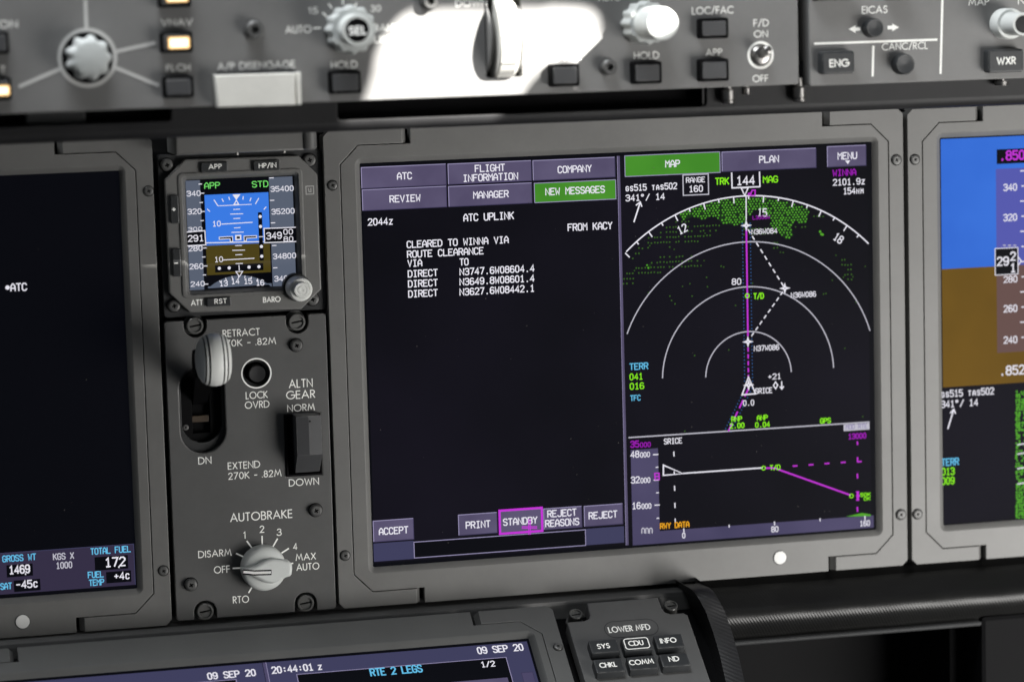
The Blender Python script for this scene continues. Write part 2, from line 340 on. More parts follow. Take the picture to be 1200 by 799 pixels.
FG = {'A': (.80, [[(0, 0), (.40, 1), (.80, 0)], [(.14, .33), (.66, .33)]]),
      'B': (.52, [[(0, 0), (0, 1), (.22, 1)] + A(.22, .77, .24, .23, 90, -90) + [(0, .54)], [(.22, .54)] + A(.24, .27, .28, .27, 90, -90) + [(0, 0)]]),
      'C': (.78, [A(.5, .5, .5, .5, 50, 310, 24)]), 'D': (.74, [[(0, 0), (0, 1), (.24, 1)] + A(.24, .5, .50, .5, 90, -90, 18) + [(0, 0)]]),
      'E': (.44, [[(.44, 1), (0, 1), (0, 0), (.44, 0)], [(0, .52), (.42, .52)]]), 'F': (.42, [[(.42, 1), (0, 1), (0, 0)], [(0, .52), (.40, .52)]]),
      'G': (.92, [A(.5, .5, .5, .5, 48, 360, 26) + [(.56, .5)]]), 'H': (.62, [[(0, 0), (0, 1)], [(.62, 0), (.62, 1)], [(0, .52), (.62, .52)]]),
      'I': (.0, [[(0, 0), (0, 1)]]), 'K': (.56, [[(0, 0), (0, 1)], [(.52, 1), (0, .48)], [(.1, .57), (.56, 0)]]), 'L': (.38, [[(0, 1), (0, 0), (.38, 0)]]),
      'M': (.90, [[(0, 0), (.16, 1), (.45, .22), (.74, 1), (.90, 0)]]), 'N': (.68, [[(0, 0), (0, 1), (.68, 0), (.68, 1)]]), 'O': (.98, [A(.49, .5, .49, .5, 0, 360, 30)]),
      'P': (.46, [[(0, 0), (0, 1), (.2, 1)] + A(.2, .74, .26, .26, 90, -90) + [(0, .48)]]), 'R': (.48, [[(0, 0), (0, 1), (.2, 1)] + A(.2, .75, .26, .25, 90, -90) + [(0, .5)], [(.18, .5), (.48, 0)]]),
      'S': (.46, [A(.24, .76, .21, .24, 25, 270, 12) + A(.22, .26, .24, .26, 90, -145, 12)]), 'T': (.50, [[(0, 1), (.50, 1)], [(.25, 1), (.25, 0)]]),
      'U': (.58, [[(0, 1), (0, .3)] + A(.29, .3, .29, .3, 180, 360) + [(.58, 1)]]), 'V': (.70, [[(0, 1), (.35, 0), (.70, 1)]]), 'W': (1.04, [[(0, 1), (.27, 0), (.52, .86), (.77, 0), (1.04, 1)]]),
      'X': (.62, [[(0, 0), (.60, 1)], [(.02, 1), (.62, 0)]]), 'Y': (.64, [[(0, 1), (.32, .46), (.64, 1)], [(.32, .46), (.32, 0)]]),
      '0': (.54, [A(.27, .5, .27, .5, 0, 360, 24)]), '1': (.18, [[(0, .82), (.16, 1), (.16, 0)]]), '2': (.50, [A(.24, .74, .24, .26, 175, -35, 12) + [(0, 0), (.50, 0)]]),
      '3': (.46, [A(.22, .76, .20, .24, 160, -90, 12) + A(.21, .26, .25, .26, 90, -160, 12)]), '4': (.54, [[(.40, 0), (.40, 1), (0, .25), (.54, .25)]]),
      '5': (.46, [[(.42, 1), (.12, 1), (.05, .58)] + A(.20, .31, .27, .31, 110, -150, 14)]), '7': (.50, [[(0, 1), (.50, 1), (.1, 0)]]), '8': (.48, [A(.24, .76, .20, .24, -90, 270, 18) + A(.24, .26, .24, .26, 90, -270, 18)]),
      '-': (.34, [[(0, .42), (.34, .42)]]), '.': (.0, [[(-.03, .03), (.03, .03)]]), '/': (.44, [[(0, -.1), (.44, 1.1)]]), '+': (.5, [[(0, .5), (.5, .5)], [(.25, .75), (.25, .25)]]), ' ': (.26, [])}
def layout(s, font):
    out = []; x = 0.0
    if font == 'd':
        adv = 1.36
        for c in s:
            u = c.upper(); k = 0.74 if c.islower() else 1.0
            for st in DG[u]: out.append([(x + (1 - k) * 0.5 + px * k, py * k) for px, py in st])
            x += adv
        return out, max(1, x - adv + 1)
    for c in s:
        w, st = FG[c]
        for q in st: out.append([(x + px, py) for px, py in q])
        x += w + 0.24
    return out, x - 0.24
def text(mb, fr, s, x0, y0, x1, y1, h, z, mat, font='d', wt=0.15, ang=0.0, wide=None):
    """x0,y0 and x1,y1: left and right ends of the baseline; h: capital height (photo pixels)."""
    a = fr.px(x0, y0, z); b = fr.px(x1, y1, z); t = fr.px(x0, y0 - h, z)
    H = abs(t[1] - a[1]); st, W = layout(s, font)
    sw = H * wt; L = abs(b[0] - a[0]) - sw; ca, sa = math.cos(ang), math.sin(ang)
    by = (a[1] + b[1]) / 2
    for q in st:
        pts = []
        for px, py in q:
            X = sw / 2 + px * L / max(W, 1e-6); Y = sw / 2 + py * (H - sw)
            pts.append((a[0] + X * ca - Y * sa, by + X * sa + Y * ca))
        cl = len(pts) > 3 and math.hypot(pts[0][0] - pts[-1][0], pts[0][1] - pts[-1][1]) < 1e-7
        mb.line(pts, sw, z, mat, closed=cl, ext=0 if cl else sw * 0.3)
def label_text(T, fr, s, x0, y0, x1, y1, h, z=0.00012, mat='white', font='f', wt=0.125, parent=None, name='lettering'):
    mb = MB(); text(mb, fr, s, x0, y0, x1, y1, h, z, mat, font, wt); return mb.build(name, T, parent)
def crop(ox, oy, s): return lambda X, Y: (ox + X / s, oy + Y / s)

# ----------------------------------------------------------------- fittings
def screw(T, fr, x, y, rpx, h=0.0, z0=0.0, name='screw', tall=0.0012, ang=0.5, parent=None):
    c = fr.px(x, y, h); r = fr.scale(x, y, h) * rpx; mb = MB()
    mb.lathe(c, [(r * 1.0, z0 + 0.00005), (r * 1.0, z0 + tall * 0.4), (r * 0.86, z0 + tall * 0.85), (r * 0.62, z0 + tall)], 'gun', 28, caps=(1, 0))
    a, w = r * 0.36, r * 0.11; cr = []
    for X, Y in ((a, -w), (a, w), (w, w), (w, a), (-w, a), (-w, w), (-a, w), (-a, -w), (-w, -w), (-w, -a), (w, -a), (w, -w)):
        cr.append((c[0] + X * math.cos(ang) - Y * math.sin(ang), c[1] + X * math.sin(ang) + Y * math.cos(ang)))
    top = [(q[0], q[1]) for q in circ(c, r * 0.62, 28)]
    mb.cap([ccw(top), cw(cr)], z0 + tall, 'gun')
    mb.poly(cr, z0 + tall * 0.3, 'black')
    mb.lathe(c, [(r * 1.12, z0 + 0.00003), (r * 1.12, z0 + 0.0002), (r * 1.0, z0 + 0.0002)], 'black', 28)
    return mb.build(name, T, parent)
def fastener(T, fr, x, y, rpx, z=-0.003, mat='fast', ang=0.15, parent=None):
    c = fr.px(x, y, z + 0.004); r = fr.scale(x, y) * rpx; mb = MB()
    mb.lathe(c, [(r * 1.25, z - .004), (r * 1.25, z - 0.003), (r, z - 0.003), (r, z + 0.0036), (r * 0.92, z + 0.004), (r * 0.76, z + 0.004), (r * 0.72, z + 0.003)], mat, 36, caps=(1, 0))
    sl = []
    w, a = r * 0.1, r * 0.66
    for X, Y in ((-a, -w), (a, -w), (a, w), (-a, w)): sl.append((c[0] + X * math.cos(ang) - Y * math.sin(ang), c[1] + X * math.sin(ang) + Y * math.cos(ang)))
    mb.cap([ccw(circ(c, r * 0.72, 36)), cw(sl)], z + 0.003, mat)
    mb.poly(sl, z + 0.0015, 'black')
    return mb.build('captive_fastener', T, parent)

# -------------------------------------------------- display units (bezels)
def bezel(T, fr, outer, scr, zf, seam=(0.0095, 0.0095), wing=0.05, wh=0.0088, ch=0.0105, zg=-0.003, slotw=0.0022, mat='bezel'):
    """outer/scr: (x0,y0,x1,y1) in panel metres, y up. Makes an inner frame and two C-shaped side brackets."""
    X0, Y0, X1, Y1 = outer; sx0, sy0, sx1, sy1 = scr; c = 0.0032; gq = 0.00045
    sl, sr = seam; z0 = zf - 0.012
    fb = 0.0003
    p = [(X0 + wing, Y0), (X1 - wing, Y0), (X1 - wing, Y0 + wh), (X1 - sr - ch, Y0 + wh), (X1 - sr, Y0 + wh + ch), (X1 - sr, Y1 - wh - ch), (X1 - sr - ch, Y1 - wh), (X1 - wing, Y1 - wh),
         (X1 - wing, Y1), (X0 + wing, Y1), (X0 + wing, Y1 - wh), (X0 + sl + ch, Y1 - wh), (X0 + sl, Y1 - wh - ch), (X0 + sl, Y0 + wh + ch), (X0 + sl + ch, Y0 + wh), (X0 + wing, Y0 + wh)]
    mb = MB(); b = 0.0032
    hole = rrect(sx0, sy0, sx1, sy1, .0009, 4)
    mb.plate([p, hole], z0, zf, fb, mat, hbev=(b, -zg)); mb.build('frame', T)
    for side in (0, 1):
        wq = X0 + wing - slotw - .0024
        q = [(X0 + c, Y0), (wq, Y0), (wq, Y0 + wh - gq), (X0 + sl + ch - gq * .4, Y0 + wh - gq), (X0 + sl - gq, Y0 + wh + ch - gq * .4), (X0 + sl - gq, Y1 - wh - ch + gq * .4), (X0 + sl + ch - gq * .4, Y1 - wh + gq),
             (wq, Y1 - wh + gq), (wq, Y1), (X0 + c, Y1), (X0, Y1 - c), (X0, Y0 + c)]
        s2 = seam[side]
        if side: q = [(X0 + X1 - x, y) for x, y in q]
        mb = MB(); mb.plate([q], z0, zf, 0.00035, mat)
        for ya, yb2 in ((Y0 + .0002, Y0 + wh - gq), (Y1 - wh + gq, Y1 - .0002)):     # sloping wing tip
            xa, xb = wq - .0002, wq + .0024
            if side: xa, xb = X0 + X1 - xa, X0 + X1 - xb
            mb.hull([(xa, ya, zf - .0003), (xa, yb2, zf - .0003), (xb, yb2, zf - .0035), (xb, ya, zf - .0035), (xa, ya, z0), (xa, yb2, z0), (xb, yb2, z0), (xb, ya, z0)], [(0, 3, 2, 1), (2, 3, 7, 6), (0, 4, 7, 3), (1, 2, 6, 5)], mat)
        mb.build('side_bracket', T)
    # shadow gap floor behind the seams
    mb = MB(); mb.plate([rrect(X0 + 0.001, Y0 + 0.001, X1 - 0.001, Y1 - 0.001), rrect(sx0 - .001, sy0 - .001, sx1 + .001, sy1 + .001)], z0 - 0.002, z0 + 0.004, 0, 'black'); mb.build('backing_tray', T)
def corners(fr, pts, h=0.0):
    q = [fr.px(x, y, h) for x, y in pts]          # TL TR BR BL
    return ((q[0][0] + q[3][0]) / 2, (q[2][1] + q[3][1]) / 2, (q[1][0] + q[2][0]) / 2, (q[0][1] + q[1][1]) / 2)
ZG = -0.003                                       # screen glass depth
Z1, Z2, Z3, Z4, Z5 = ZG + 0.0001, ZG + 0.0002, ZG + 0.0003, ZG + 0.0004, ZG + 0.0005
def prect(mb, fr, x0, y0, x1, y1, z, mat):
    a = fr.px(x0, y0, z); b = fr.px(x1, y1, z); mb.rect(a[0], b[1], b[0], a[1], z, mat); return (a[0], b[1], b[0], a[1])
def pline(mb, fr, pts, wpx, z, mat, closed=False):
    s = fr.scale(pts[0][0], pts[0][1], z); mb.line([fr.px(x, y, z) for x, y in pts], wpx * s, z, mat, closed)
def outline(mb, r, w, z, mat): mb.line([(r[0], r[1]), (r[2], r[1]), (r[2], r[3]), (r[0], r[3])], w, z, mat, closed=True)

def soft_key(T, fr, scr, x0, y0, x1, y1, lines, mat='s_key', frame=None, h=8.7):
    mb = MB(); r = prect(mb, fr, x0, y0, x1, y1, Z1, mat); s = fr.scale(x0, y0)
    e = 0.9 * s
    mb.line([(r[0], r[1]), (r[0], r[3]), (r[2], r[3])], e, Z2, 's_edge')
    mb.line([(r[0], r[1]), (r[2], r[1]), (r[2], r[3])], e, Z2, 's_keyd' if mat != 's_green' else 's_edge')
    for t, a, b, c, d in lines: text(mb, fr, t, a, b, c, d, h, Z3, 's_white')
    if frame:
        k = 1.0 * s; outline(mb, (r[0] - k, r[1] - k, r[2] + k, r[3] + k), 2.6 * s, Z4, frame)
    return mb.build('soft_key', T, scr)
def note(T, fr, scr, t, x0, y0, x1, y1, h=8.7, mat='s_white', wt=0.15, z=None, name='text_line'):
    mb = MB(); text(mb, fr, t, x0, y0, x1, y1, h, Z3 if z is None else z, mat, 'd', wt); return mb.build(name, T, scr)
def dot_mark(T, fr, x, y, rpx):
    c = fr.px(x, y, 0); r = fr.scale(x, y) * rpx; mb = MB()
    mb.lathe(c, [(r * 1.09, 0.00002), (r * 1.09, 0.0002), (r, 0.00025)], 'dark', 36); mb.lathe(c, [(r, 0.00015), (r, 0.0003), (r * 0.92, 0.00055), (r * .5, .0006), (0, 0.00062)], 'plain', 36); mb.build('light_sensor', T)

# ============================================================ setting: panel
b0 = P0.px(600, 400)
T = solo(P0, b0); mb = MB()
a = P0.px(-430, 60, -.014); b = P0.px(1800, 780, -.014)
mb.box(a[0], P0.px(600, 735, -.014)[1], b[0], a[1], -0.03, -0.014, 0, 'darker')
o = mb.build('instrument_panel', T); o['kind'] = 'structure'

# =========================================================== centre display
CO = corners(P0, [(378.6, 153.7), (1057.6, 127.2), (1064.3, 661.7), (397, 713.5)])
CS = corners(P0, [(421.3, 191.5), (1021.3, 166.3), (1026.6, 620.3), (437.1, 664.4)], ZG)
T = thing('cockpit_display', 'large grey framed screen showing the uplink message beside the green map', 'display', P0, ((CO[0] + CO[2]) / 2, CO[1]))
bezel(T, P0, CO, CS, 0.0)
for x, y in ((389.5, 217.3), (404.3, 650.5), (1050.3, 187.5), (1055.5, 602.5)): screw(T, P0, x, y, 5.6)
dot_mark(T, P0, 914, 653, 7.4)
mb = MB(); mb.box(CS[0] - .004, CS[1] - .004, CS[2] + .004, CS[3] + .004, ZG - .002, ZG, 0, 's_black2')
mb.rect(CS[0] + .0012, CS[1] + .0022, CS[2] - .003, CS[3] - .0022, ZG + .00004, 's_black')
scr = mb.build('screen', T)
K = lambda *a, **k: soft_key(T, P0, scr, *a, **k)
N = lambda *a, **k: note(T, P0, scr, *a, **k)
K(423.2, 196.6, 523, 216.7, [('ATC', 465.2, 211, 483.1, 210.3)])
K(524.9, 192.5, 622.9, 211.9, [('FLIGHT', 556.4, 202.2, 592, 200.7), ('INFORMATION', 542.5, 213.4, 607.4, 211)], h=8.8)
K(624.4, 188.5, 720.8, 207.4, [('COMPANY', 653.5, 203.4, 693.6, 201.8)])
K(424.4, 222.8, 523.6, 242.5, [('REVIEW', 456.5, 237.6, 493, 236.4)])
K(525.5, 218.8, 623.5, 237.9, [('MANAGER', 554.5, 233, 596.3, 231.8)])
K(626, 215, 721.8, 233.3, [('NEW MESSAGES', 639, 229, 709, 226.5)], mat='s_green')
K(437.2, 610.3, 485, 631.3, [('ACCEPT', 444, 627.2, 478.8, 624.3)])
K(537.1, 603.2, 582.8, 623.8, [('PRINT', 545.8, 619.4, 575, 617.7)])
K(586.2, 599, 634.4, 620.6, [('STANDBY', 589.5, 616.2, 630, 613)], frame='s_mag')
K(637, 596, 682, 617.2, [('REJECT', 641.4, 606.3, 675.9, 604), ('REASONS', 638.9, 617.5, 679, 615)])
K(684.5, 593, 729.8, 613.4, [('REJECT', 689.8, 608.4, 723.7, 606.3)])
N('2044z', 431, 264.6, 461, 263.6, 8.7); N('ATC UPLINK', 543, 259.6, 602.5, 257.5, 9.2); N('FROM KACY', 665.2, 271, 717.8, 269, 9)
N('CLEARED TO WINNA VIA', 476.6, 290, 596.3, 286.2); N('ROUTE CLEARANCE', 477, 301.7, 567, 298.9)
N('VIA', 477.6, 313, 495, 312.4); N('TO', 538.5, 311.5, 549.3, 311)
for i, (q, y) in enumerate((('N3747.6W08604.4', 322.4), ('N3649.8W08601.4', 334.1), ('N3627.6W08442.1', 345.9))):
    N('DIRECT', 477.9 + i * .25, y + 2.6, 513.3, y + 1.7); N(q, 538.5, y, 626.6, y - 3.2)
mb = MB(); r = prect(mb, P0, 485, 634.9, 686.4, 638.6, Z1, 's_black2')
prect(mb, P0, 437.5, 636.6, 485.2, 654.4, ZG + .00007, 's_bar'); prect(mb, P0, 686.6, 619.4, 731.6, 635.3, ZG + .00007, 's_bar')
outline(mb, r, .9 * P0.scale(600, 640), Z2, 's_edge'); mb.build('entry_bar', T, scr)
mb = MB(); s = P0.scale(620, 617)
for dx, dy in ((-9, .9), (-9, -.9)): pline(mb, P0, [(620.4 + dx, 617.7 + dy), (620.4 - dx, 617.7 + dy)], 1.1, Z5, 's_mag')
for dx in (-.9, .9): pline(mb, P0, [(620.4 + dx, 608), (620.6 + dx, 626)], 1.1, Z5, 's_mag')
mb.build('cursor_cross', T, scr)
mb = MB(); a = P0.px(725.3, 183, Z1); b = P0.px(734.6, 638.5, Z1); w = 1.5 * s; xm = (a[0] + b[0]) / 2
mb.rect(xm - w, b[1], xm + w, a[1], Z1, 's_key'); mb.line([(xm - w, b[1]), (xm - w, a[1])], .5 * s, Z2, 's_edge'); mb.build('divider_bar', T, scr)
# --- map half
K(732, 182.9, 843.9, 202.2, [('MAP', 779.5, 196.8, 797, 196)], mat='s_green')
K(845.9, 178.5, 956.4, 196.4, [('PLAN', 889.6, 191.5, 913, 190.6)])
K(969.4, 172.2, 1014.9, 193.9, [('MENU', 981.5, 187.5, 1004.5, 186.6)])
mb = MB(); mb.poly([P0.px(990.3, 188.4, Z3), P0.px(996.3, 188.1, Z3), P0.px(993.5, 192.6, Z3)], Z4, 's_white'); mb.build('menu_arrow', T, scr)
N('gs515 tas502', 732.7, 224.2, 793.6, 222.2, 8); N('341*/ 14', 733, 236.2, 779.3, 234.3, 8)
mb = MB(); pline(mb, P0, [(742.8, 260.5), (750.1, 237.8)], 1.6, Z3, 's_white'); pline(mb, P0, [(745.2, 240.8), (750.3, 237), (752.2, 242.5)], 1.5, Z3, 's_white'); mb.build('wind_arrow', T, scr)
mb = MB(); a = P0.px(800.3, 205.3, Z2); b = P0.px(830.4, 227.8, Z2); outline(mb, (a[0], b[1], b[0], a[1]), 1.2 * s, Z2, 's_soft')
text(mb, P0, 'RANGE', 803.9, 214.6, 826.4, 213.8, 6.6, Z3, 's_white', 'd', .15); text(mb, P0, '160', 807.2, 225.6, 824, 225, 8, Z3, 's_white'); mb.build('range_box', T, scr)
N('TRK', 838, 217.2, 854.5, 216.5, 8.6, 's_lime'); N('MAG', 894, 215, 911.8, 214, 8.2, 's_lime')
mb = MB(); pline(mb, P0, [(857.4, 202.4), (857.9, 220.4), (890.5, 218.9), (890, 201.2)], 1.5, Z2, 's_white')
text(mb, P0, '144', 862.9, 217.7, 884.8, 216.5, 11, Z3, 's_white'); mb.build('track_box', T, scr)
N('WINNA', 975.7, 207, 1003.5, 205.6, 8, 's_magd', .18); N('2101.9z', 976, 218, 1014, 216.3, 8); N('154nm', 988, 228.2, 1012.6, 227, 8)
c0 = P0.px(877.4, 440.7, Z1); RU = (Vector(P0.px(874.8, 229.6, Z1)) - Vector(c0)).length / 4
xl = P0.px(733.6, 340, Z1)[0]; xr = P0.px(1019.5, 340, Z1)[0]
def ring(r, a0, a1, w, n=72):
    out = []
    for i in range(n + 1):
        t = math.radians(90 + (a0 + (a1 - a0) * i / n)); x = c0[0] + r * math.cos(t)
        if xl <= x <= xr: out.append((x, c0[1] + r * math.sin(t)))
    return out
mb = MB()
for k in (1, 2, 3):
    mb.line(ring(RU * k * .995, -88, 88, 0), 1.25 * s, Z1, 's_soft')
mb.build('range_ring', T, scr)
mb = MB(); mb.line(ring(RU * 4, -58, 58, 0, 120), 1.5 * s, Z2, 's_white')
for d in range(100, 190, 5):
    t = math.radians(90 - (d - 144)); l = RU * (.145 if d % 10 == 0 else .075)
    q0 = (c0[0] + RU * 4 * math.cos(t), c0[1] + RU * 4 * math.sin(t)); q1 = (c0[0] + (RU * 4 - l) * math.cos(t), c0[1] + (RU * 4 - l) * math.sin(t))
    if xl - .001 <= q0[0] <= xr + .004 and xl < q1[0] < xr: mb.line([q0, q1], 1.4 * s, Z2, 's_white')
mb.build('compass_arc', T, scr)
for tx, dg, cxp, cyp in (('12', -24, 799.5, 268.5), ('15', 6, 893.3, 249), ('18', 36, 982.6, 279.3)):
    t = math.radians(-dg); q = P0.px(cxp, cyp, Z3); mb = MB(); H = 8.4 * s; st, W = layout(tx, 'd'); wd = 10.6 * s
    for p_ in st:
        pts = [((x / W - .5) * wd, (y - .5) * H) for x, y in p_]
        mb.line([(q[0] + x * math.cos(t) - y * math.sin(t), q[1] + x * math.sin(t) + y * math.cos(t)) for x, y in pts], 1.35 * s, Z3, 's_white')
    mb.build('compass_number', T, scr)
mb = MB(); pline(mb, P0, [(868.6, 220.4), (876.8, 220), (872.8, 229.4)], 1.4, Z4, 's_white', True); mb.build('track_pointer', T, scr)
mb = MB(); pline(mb, P0, [(877, 229.6), (877.3, 226.8), (879.5, 226.6)], 1.3, Z3, 's_mag'); pline(mb, P0, [(879, 229.4), (881.4, 223.2), (885, 223), (884.8, 229.2)], 1.3, Z3, 's_mag', True); mb.build('heading_bug', T, scr)
# terrain returns
mb = MB()
def inside(p, poly):
    x, y = p; c = False; j = len(poly) - 1
    for i in range(len(poly)):
        xi, yi = poly[i]; xj, yj = poly[j]
        if (yi > y) != (yj > y) and x < (xj - xi) * (y - yi) / (yj - yi) + xi: c = not c
        j = i
    return c
DENSE = [[(795, 253), (806, 246), (826, 240), (850, 233.5), (876, 231.5), (905, 233), (925, 237), (936, 241), (949, 247), (944, 262), (935, 262), (933, 254), (927, 268), (930, 276), (921, 281), (913, 272), (908, 268), (901, 264), (906, 258), (898, 253), (893, 246), (884, 246), (876, 254), (873, 262), (864, 264), (846, 262), (840, 255), (833, 253), (825, 258), (812, 254), (802, 258)],
         [(757, 311), (762, 309), (764, 313), (760, 317)]]
SPARSE = [[(780, 266), (795, 259), (846, 262), (843, 268), (832, 276), (820, 284), (795, 286), (785, 290), (770, 286), (752, 296), (746, 294), (760, 278)],
          [(732, 308), (738, 305), (745, 297), (752, 296), (750, 300), (738, 309)], [(744, 312), (760, 309), (776, 300), (806, 296), (824, 308), (812, 316), (796, 312), (780, 318), (760, 322), (746, 322)],
          [(868, 268), (901, 266), (915, 276), (905, 279), (890, 278), (868, 276)], [(931, 265), (944, 264), (946, 270), (930, 272)], [(948, 252), (962, 248), (970, 256), (955, 256)],
          [(731, 320), (742, 318), (742, 336), (731, 336)], [(985, 304), (1000, 302), (1000, 332), (988, 332)], [(904, 281), (914, 280), (914, 292), (906, 292)]]
for d in DENSE: mb.poly([P0.px(x, y, ZG) for x, y in d], ZG + .00005, 's_terrb')
row = 0; y = 228.0
while y < 342:
    x = 731.0 + (row * 1.8) % 3.6
    while x < 1017:
        yy = y - (x - 875) * .04; rr = math.hypot(x - 877, yy - 441)
        if rr < 209:
            q = P0.px(x + random.uniform(-.5, .5), yy + random.uniform(-.4, .4), ZG)
            if any(inside((x, yy), d) for d in DENSE) and random.random() < .93: mb.poly(circ(q, s * random.uniform(.95, 1.25), 6), ZG + .00006, 's_terr')
            elif row % 2 == 0 and any(inside((x, yy), d) for d in SPARSE) and random.random() < .8: mb.poly(circ(q, s * 1.0, 6), ZG + .00006, 's_terrd')
            elif random.random() < .008: mb.poly(circ(q, s * .8, 6), ZG + .00006, 's_terrd')
        x += 3.6
    y += 2.9; row += 1
for cx_, cy_ in ((962.5, 274.5), (961, 271.5), (964, 275)): mb.poly(circ(P0.px(cx_, cy_, ZG), s * 1.6, 6), ZG + .00007, 's_terr')
for cx_, cy_ in ((785, 347), (787, 352), (791, 356), (829, 336), (828, 325), (845, 312), (848, 313), (811, 347), (814, 416.5), (965, 344.5), (968, 344), (1003, 354), (990, 408), (802.5, 505), (1011, 488), (862, 358), (854, 410)): mb.poly(circ(P0.px(cx_, cy_, ZG), s * .9, 6), ZG + .00006, 's_terrd')
mb.build('terrain_dots', T, scr, kind='stuff')
def star(x, y):
    mb = MB(); R_, r_ = 6 * s, 1.7 * s; q = P0.px(x, y, Z4); pts = []
    for i in range(8):
        t = math.pi / 4 * i; k = R_ if i % 2 == 0 else r_; pts.append((q[0] + k * math.cos(t), q[1] + k * math.sin(t)))
    mb.poly(pts, Z4, 's_white'); mb.line(pts, .9 * s, Z4 + .00002, 's_white', True); mb.poly(circ(q, .7 * s, 6), Z5 + .00003, 's_bar'); mb.build('waypoint_star', T, scr)
mb = MB(); pline(mb, P0, [(874.3, 230), (874.5, 258)], 1.3, Z3, 's_white'); mb.build('track_line', T, scr)
mb = MB(); pline(mb, P0, [(874.6, 269), (876.5, 394)], 1.8, Z2, 's_mag')
for i in range(5): pline(mb, P0, [(876.6 + i * .1, 407 + i * 8), (876.7 + i * .1, 412 + i * 8)], 1.6, Z2, 's_mag')
for i in range(4): pline(mb, P0, [(877.2 - i * 6.4, 455 + i * 13.5), (877.2 - i * 6.4 - 4.4, 455 + i * 13.5 + 9.5)], 1.7, Z2, 's_mag')
mb.build('route_line', T, scr)
mb = MB()
for i in range(46):
    yy = 262 + i * 4.1
    for dx in (-4.6, 4.6): mb.poly(circ(P0.px(874.5 + (yy - 262) * .015 + dx, yy, Z1), .75 * s, 6), Z1, 's_blue')
for i in range(15):
    for dx in (-4, 4): mb.poly(circ(P0.px(877.2 - i * 1.75 + dx, 455 + i * 3.6, Z1), .75 * s, 6), Z1, 's_blue')
mb.build('route_corridor', T, scr)
mb = MB()
for (xa, ya), (xb, yb), n in (((876, 268), (919.7, 337.8), 9), ((918, 341), (879, 396), 8)):
    for i in range(n):
        t0, t1 = (i + .12) / n, (i + .68) / n
        pline(mb, P0, [(xa + (xb - xa) * t0, ya + (yb - ya) * t0), (xa + (xb - xa) * t1, ya + (yb - ya) * t1)], 1.4, Z2, 's_white')
mb.build('modified_route', T, scr)
for x, y in ((874.5, 264.3), (919.7, 337.8), (876.5, 400.4), (877.3, 451)): star(x, y)
N('N36W084', 880.5, 275, 911, 273.6, 6.4); N('N36W086', 926.8, 349.4, 956.4, 347.6, 6.6); N('N37W086', 883.4, 411.6, 913.2, 410, 6.6)
N('L3000W', 882, 257.6, 902.4, 256.6, 4.6, 's_magd')
mb = MB(); mb.line(circ(P0.px(875.7, 346.6, Z4), 2.3 * s, 14), 1.2 * s, Z4, 's_lime', True); mb.build('descent_point', T, scr)
N('T/D', 882.8, 350.9, 895.3, 350.2, 7.4, 's_lime', .18); N('80', 857.5, 334.2, 868.9, 333.5, 7.6)
mb = MB(); pline(mb, P0, [(877.1, 441.5), (869.6, 462.5), (885.4, 461.2)], 1.6, Z5, 's_white', True); mb.build('aircraft_symbol', T, scr)
N('SRICE', 884.8, 461.6, 905.2, 460.3, 6.8); N('+21', 899.8, 445, 915.5, 444, 7)
mb = MB(); pline(mb, P0, [(908.8, 447.4), (911.4, 451), (909, 455.4), (906.4, 451.6)], 1.3, Z3, 's_white', True); pline(mb, P0, [(916, 446.5), (916.2, 455.5)], 1.3, Z3, 's_white'); pline(mb, P0, [(913.8, 452.6), (916.2, 455.8), (918.6, 452.4)], 1.3, Z3, 's_white'); mb.build('traffic_symbol', T, scr)
N('0.0', 870.6, 475.8, 884, 475, 7); N('TERR', 737.6, 433.8, 759.8, 432.6, 8.2, 's_cyan'); N('041', 737.6, 445.5, 753.6, 444.8, 8, 's_lime'); N('016', 737.8, 456.6, 755, 455.8, 8, 's_lime'); N('TFC', 738.5, 470, 750.9, 469.2, 7, 's_cyan')
N('RNP', 857, 494.3, 869.7, 493.6, 6.4, 's_lime', .18); N('2.00', 855, 502.3, 872.6, 501.3, 6.6, 's_lime', .18); N('ANP', 887, 492.8, 899.8, 492, 6.4, 's_lime', .18); N('0.04', 884.8, 501, 902.4, 500.2, 6.6, 's_lime', .18); N('GPS', 961, 496.5, 973.7, 495.6, 6.6, 's_lime', .18)
# --- vertical profile
mb = MB(); pline(mb, P0, [(736.5, 512.6), (1018.9, 494.3)], 1.4, Z1, 's_soft'); mb.build('profile_border', T, scr)
mb = MB(); a = P0.px(739, 525.2, Z1); b = P0.px(770.5, 525, Z1); c = P0.px(773.6, 619.2, Z1); d = P0.px(1022, 606.2, Z1); e = P0.px(1024, 619.5, Z1); f = P0.px(741.5, 637, Z1)
yb = (e[1] + f[1]) / 2; yt = (c[1] + d[1]) / 2
mb.poly([(a[0], yb), (e[0], yb), (e[0], yt), ((b[0] + c[0]) / 2, yt), ((b[0] + c[0]) / 2, b[1]), (a[0], b[1])], Z1, 's_bar2')
for X, Y0_ in ((157, 185), (160, 290), (163, 393)):
    q = crop(720, 480, 3.52); pline(mb, P0, [q(X + 2, Y0_), q(X + 24, Y0_ - 1)], 1.3, Z3, 's_white')
for X, Y0_ in ((170, 237), (172, 342), (174, 447)): pline(mb, P0, [q(X, Y0_), q(X + 11, Y0_ - .6)], 1.2, Z3, 's_white')
for X, Y0_ in ((286, 488), (660, 460), (1033, 437)): pline(mb, P0, [q(X, Y0_), q(X + 1, Y0_ + 16)], 1.3, Z3, 's_white')
for X, Y0_ in ((473, 473), (848, 447)): pline(mb, P0, [q(X, Y0_), q(X + .6, Y0_ + 12)], 1.2, Z3, 's_white')
mb.build('altitude_scale', T, scr)
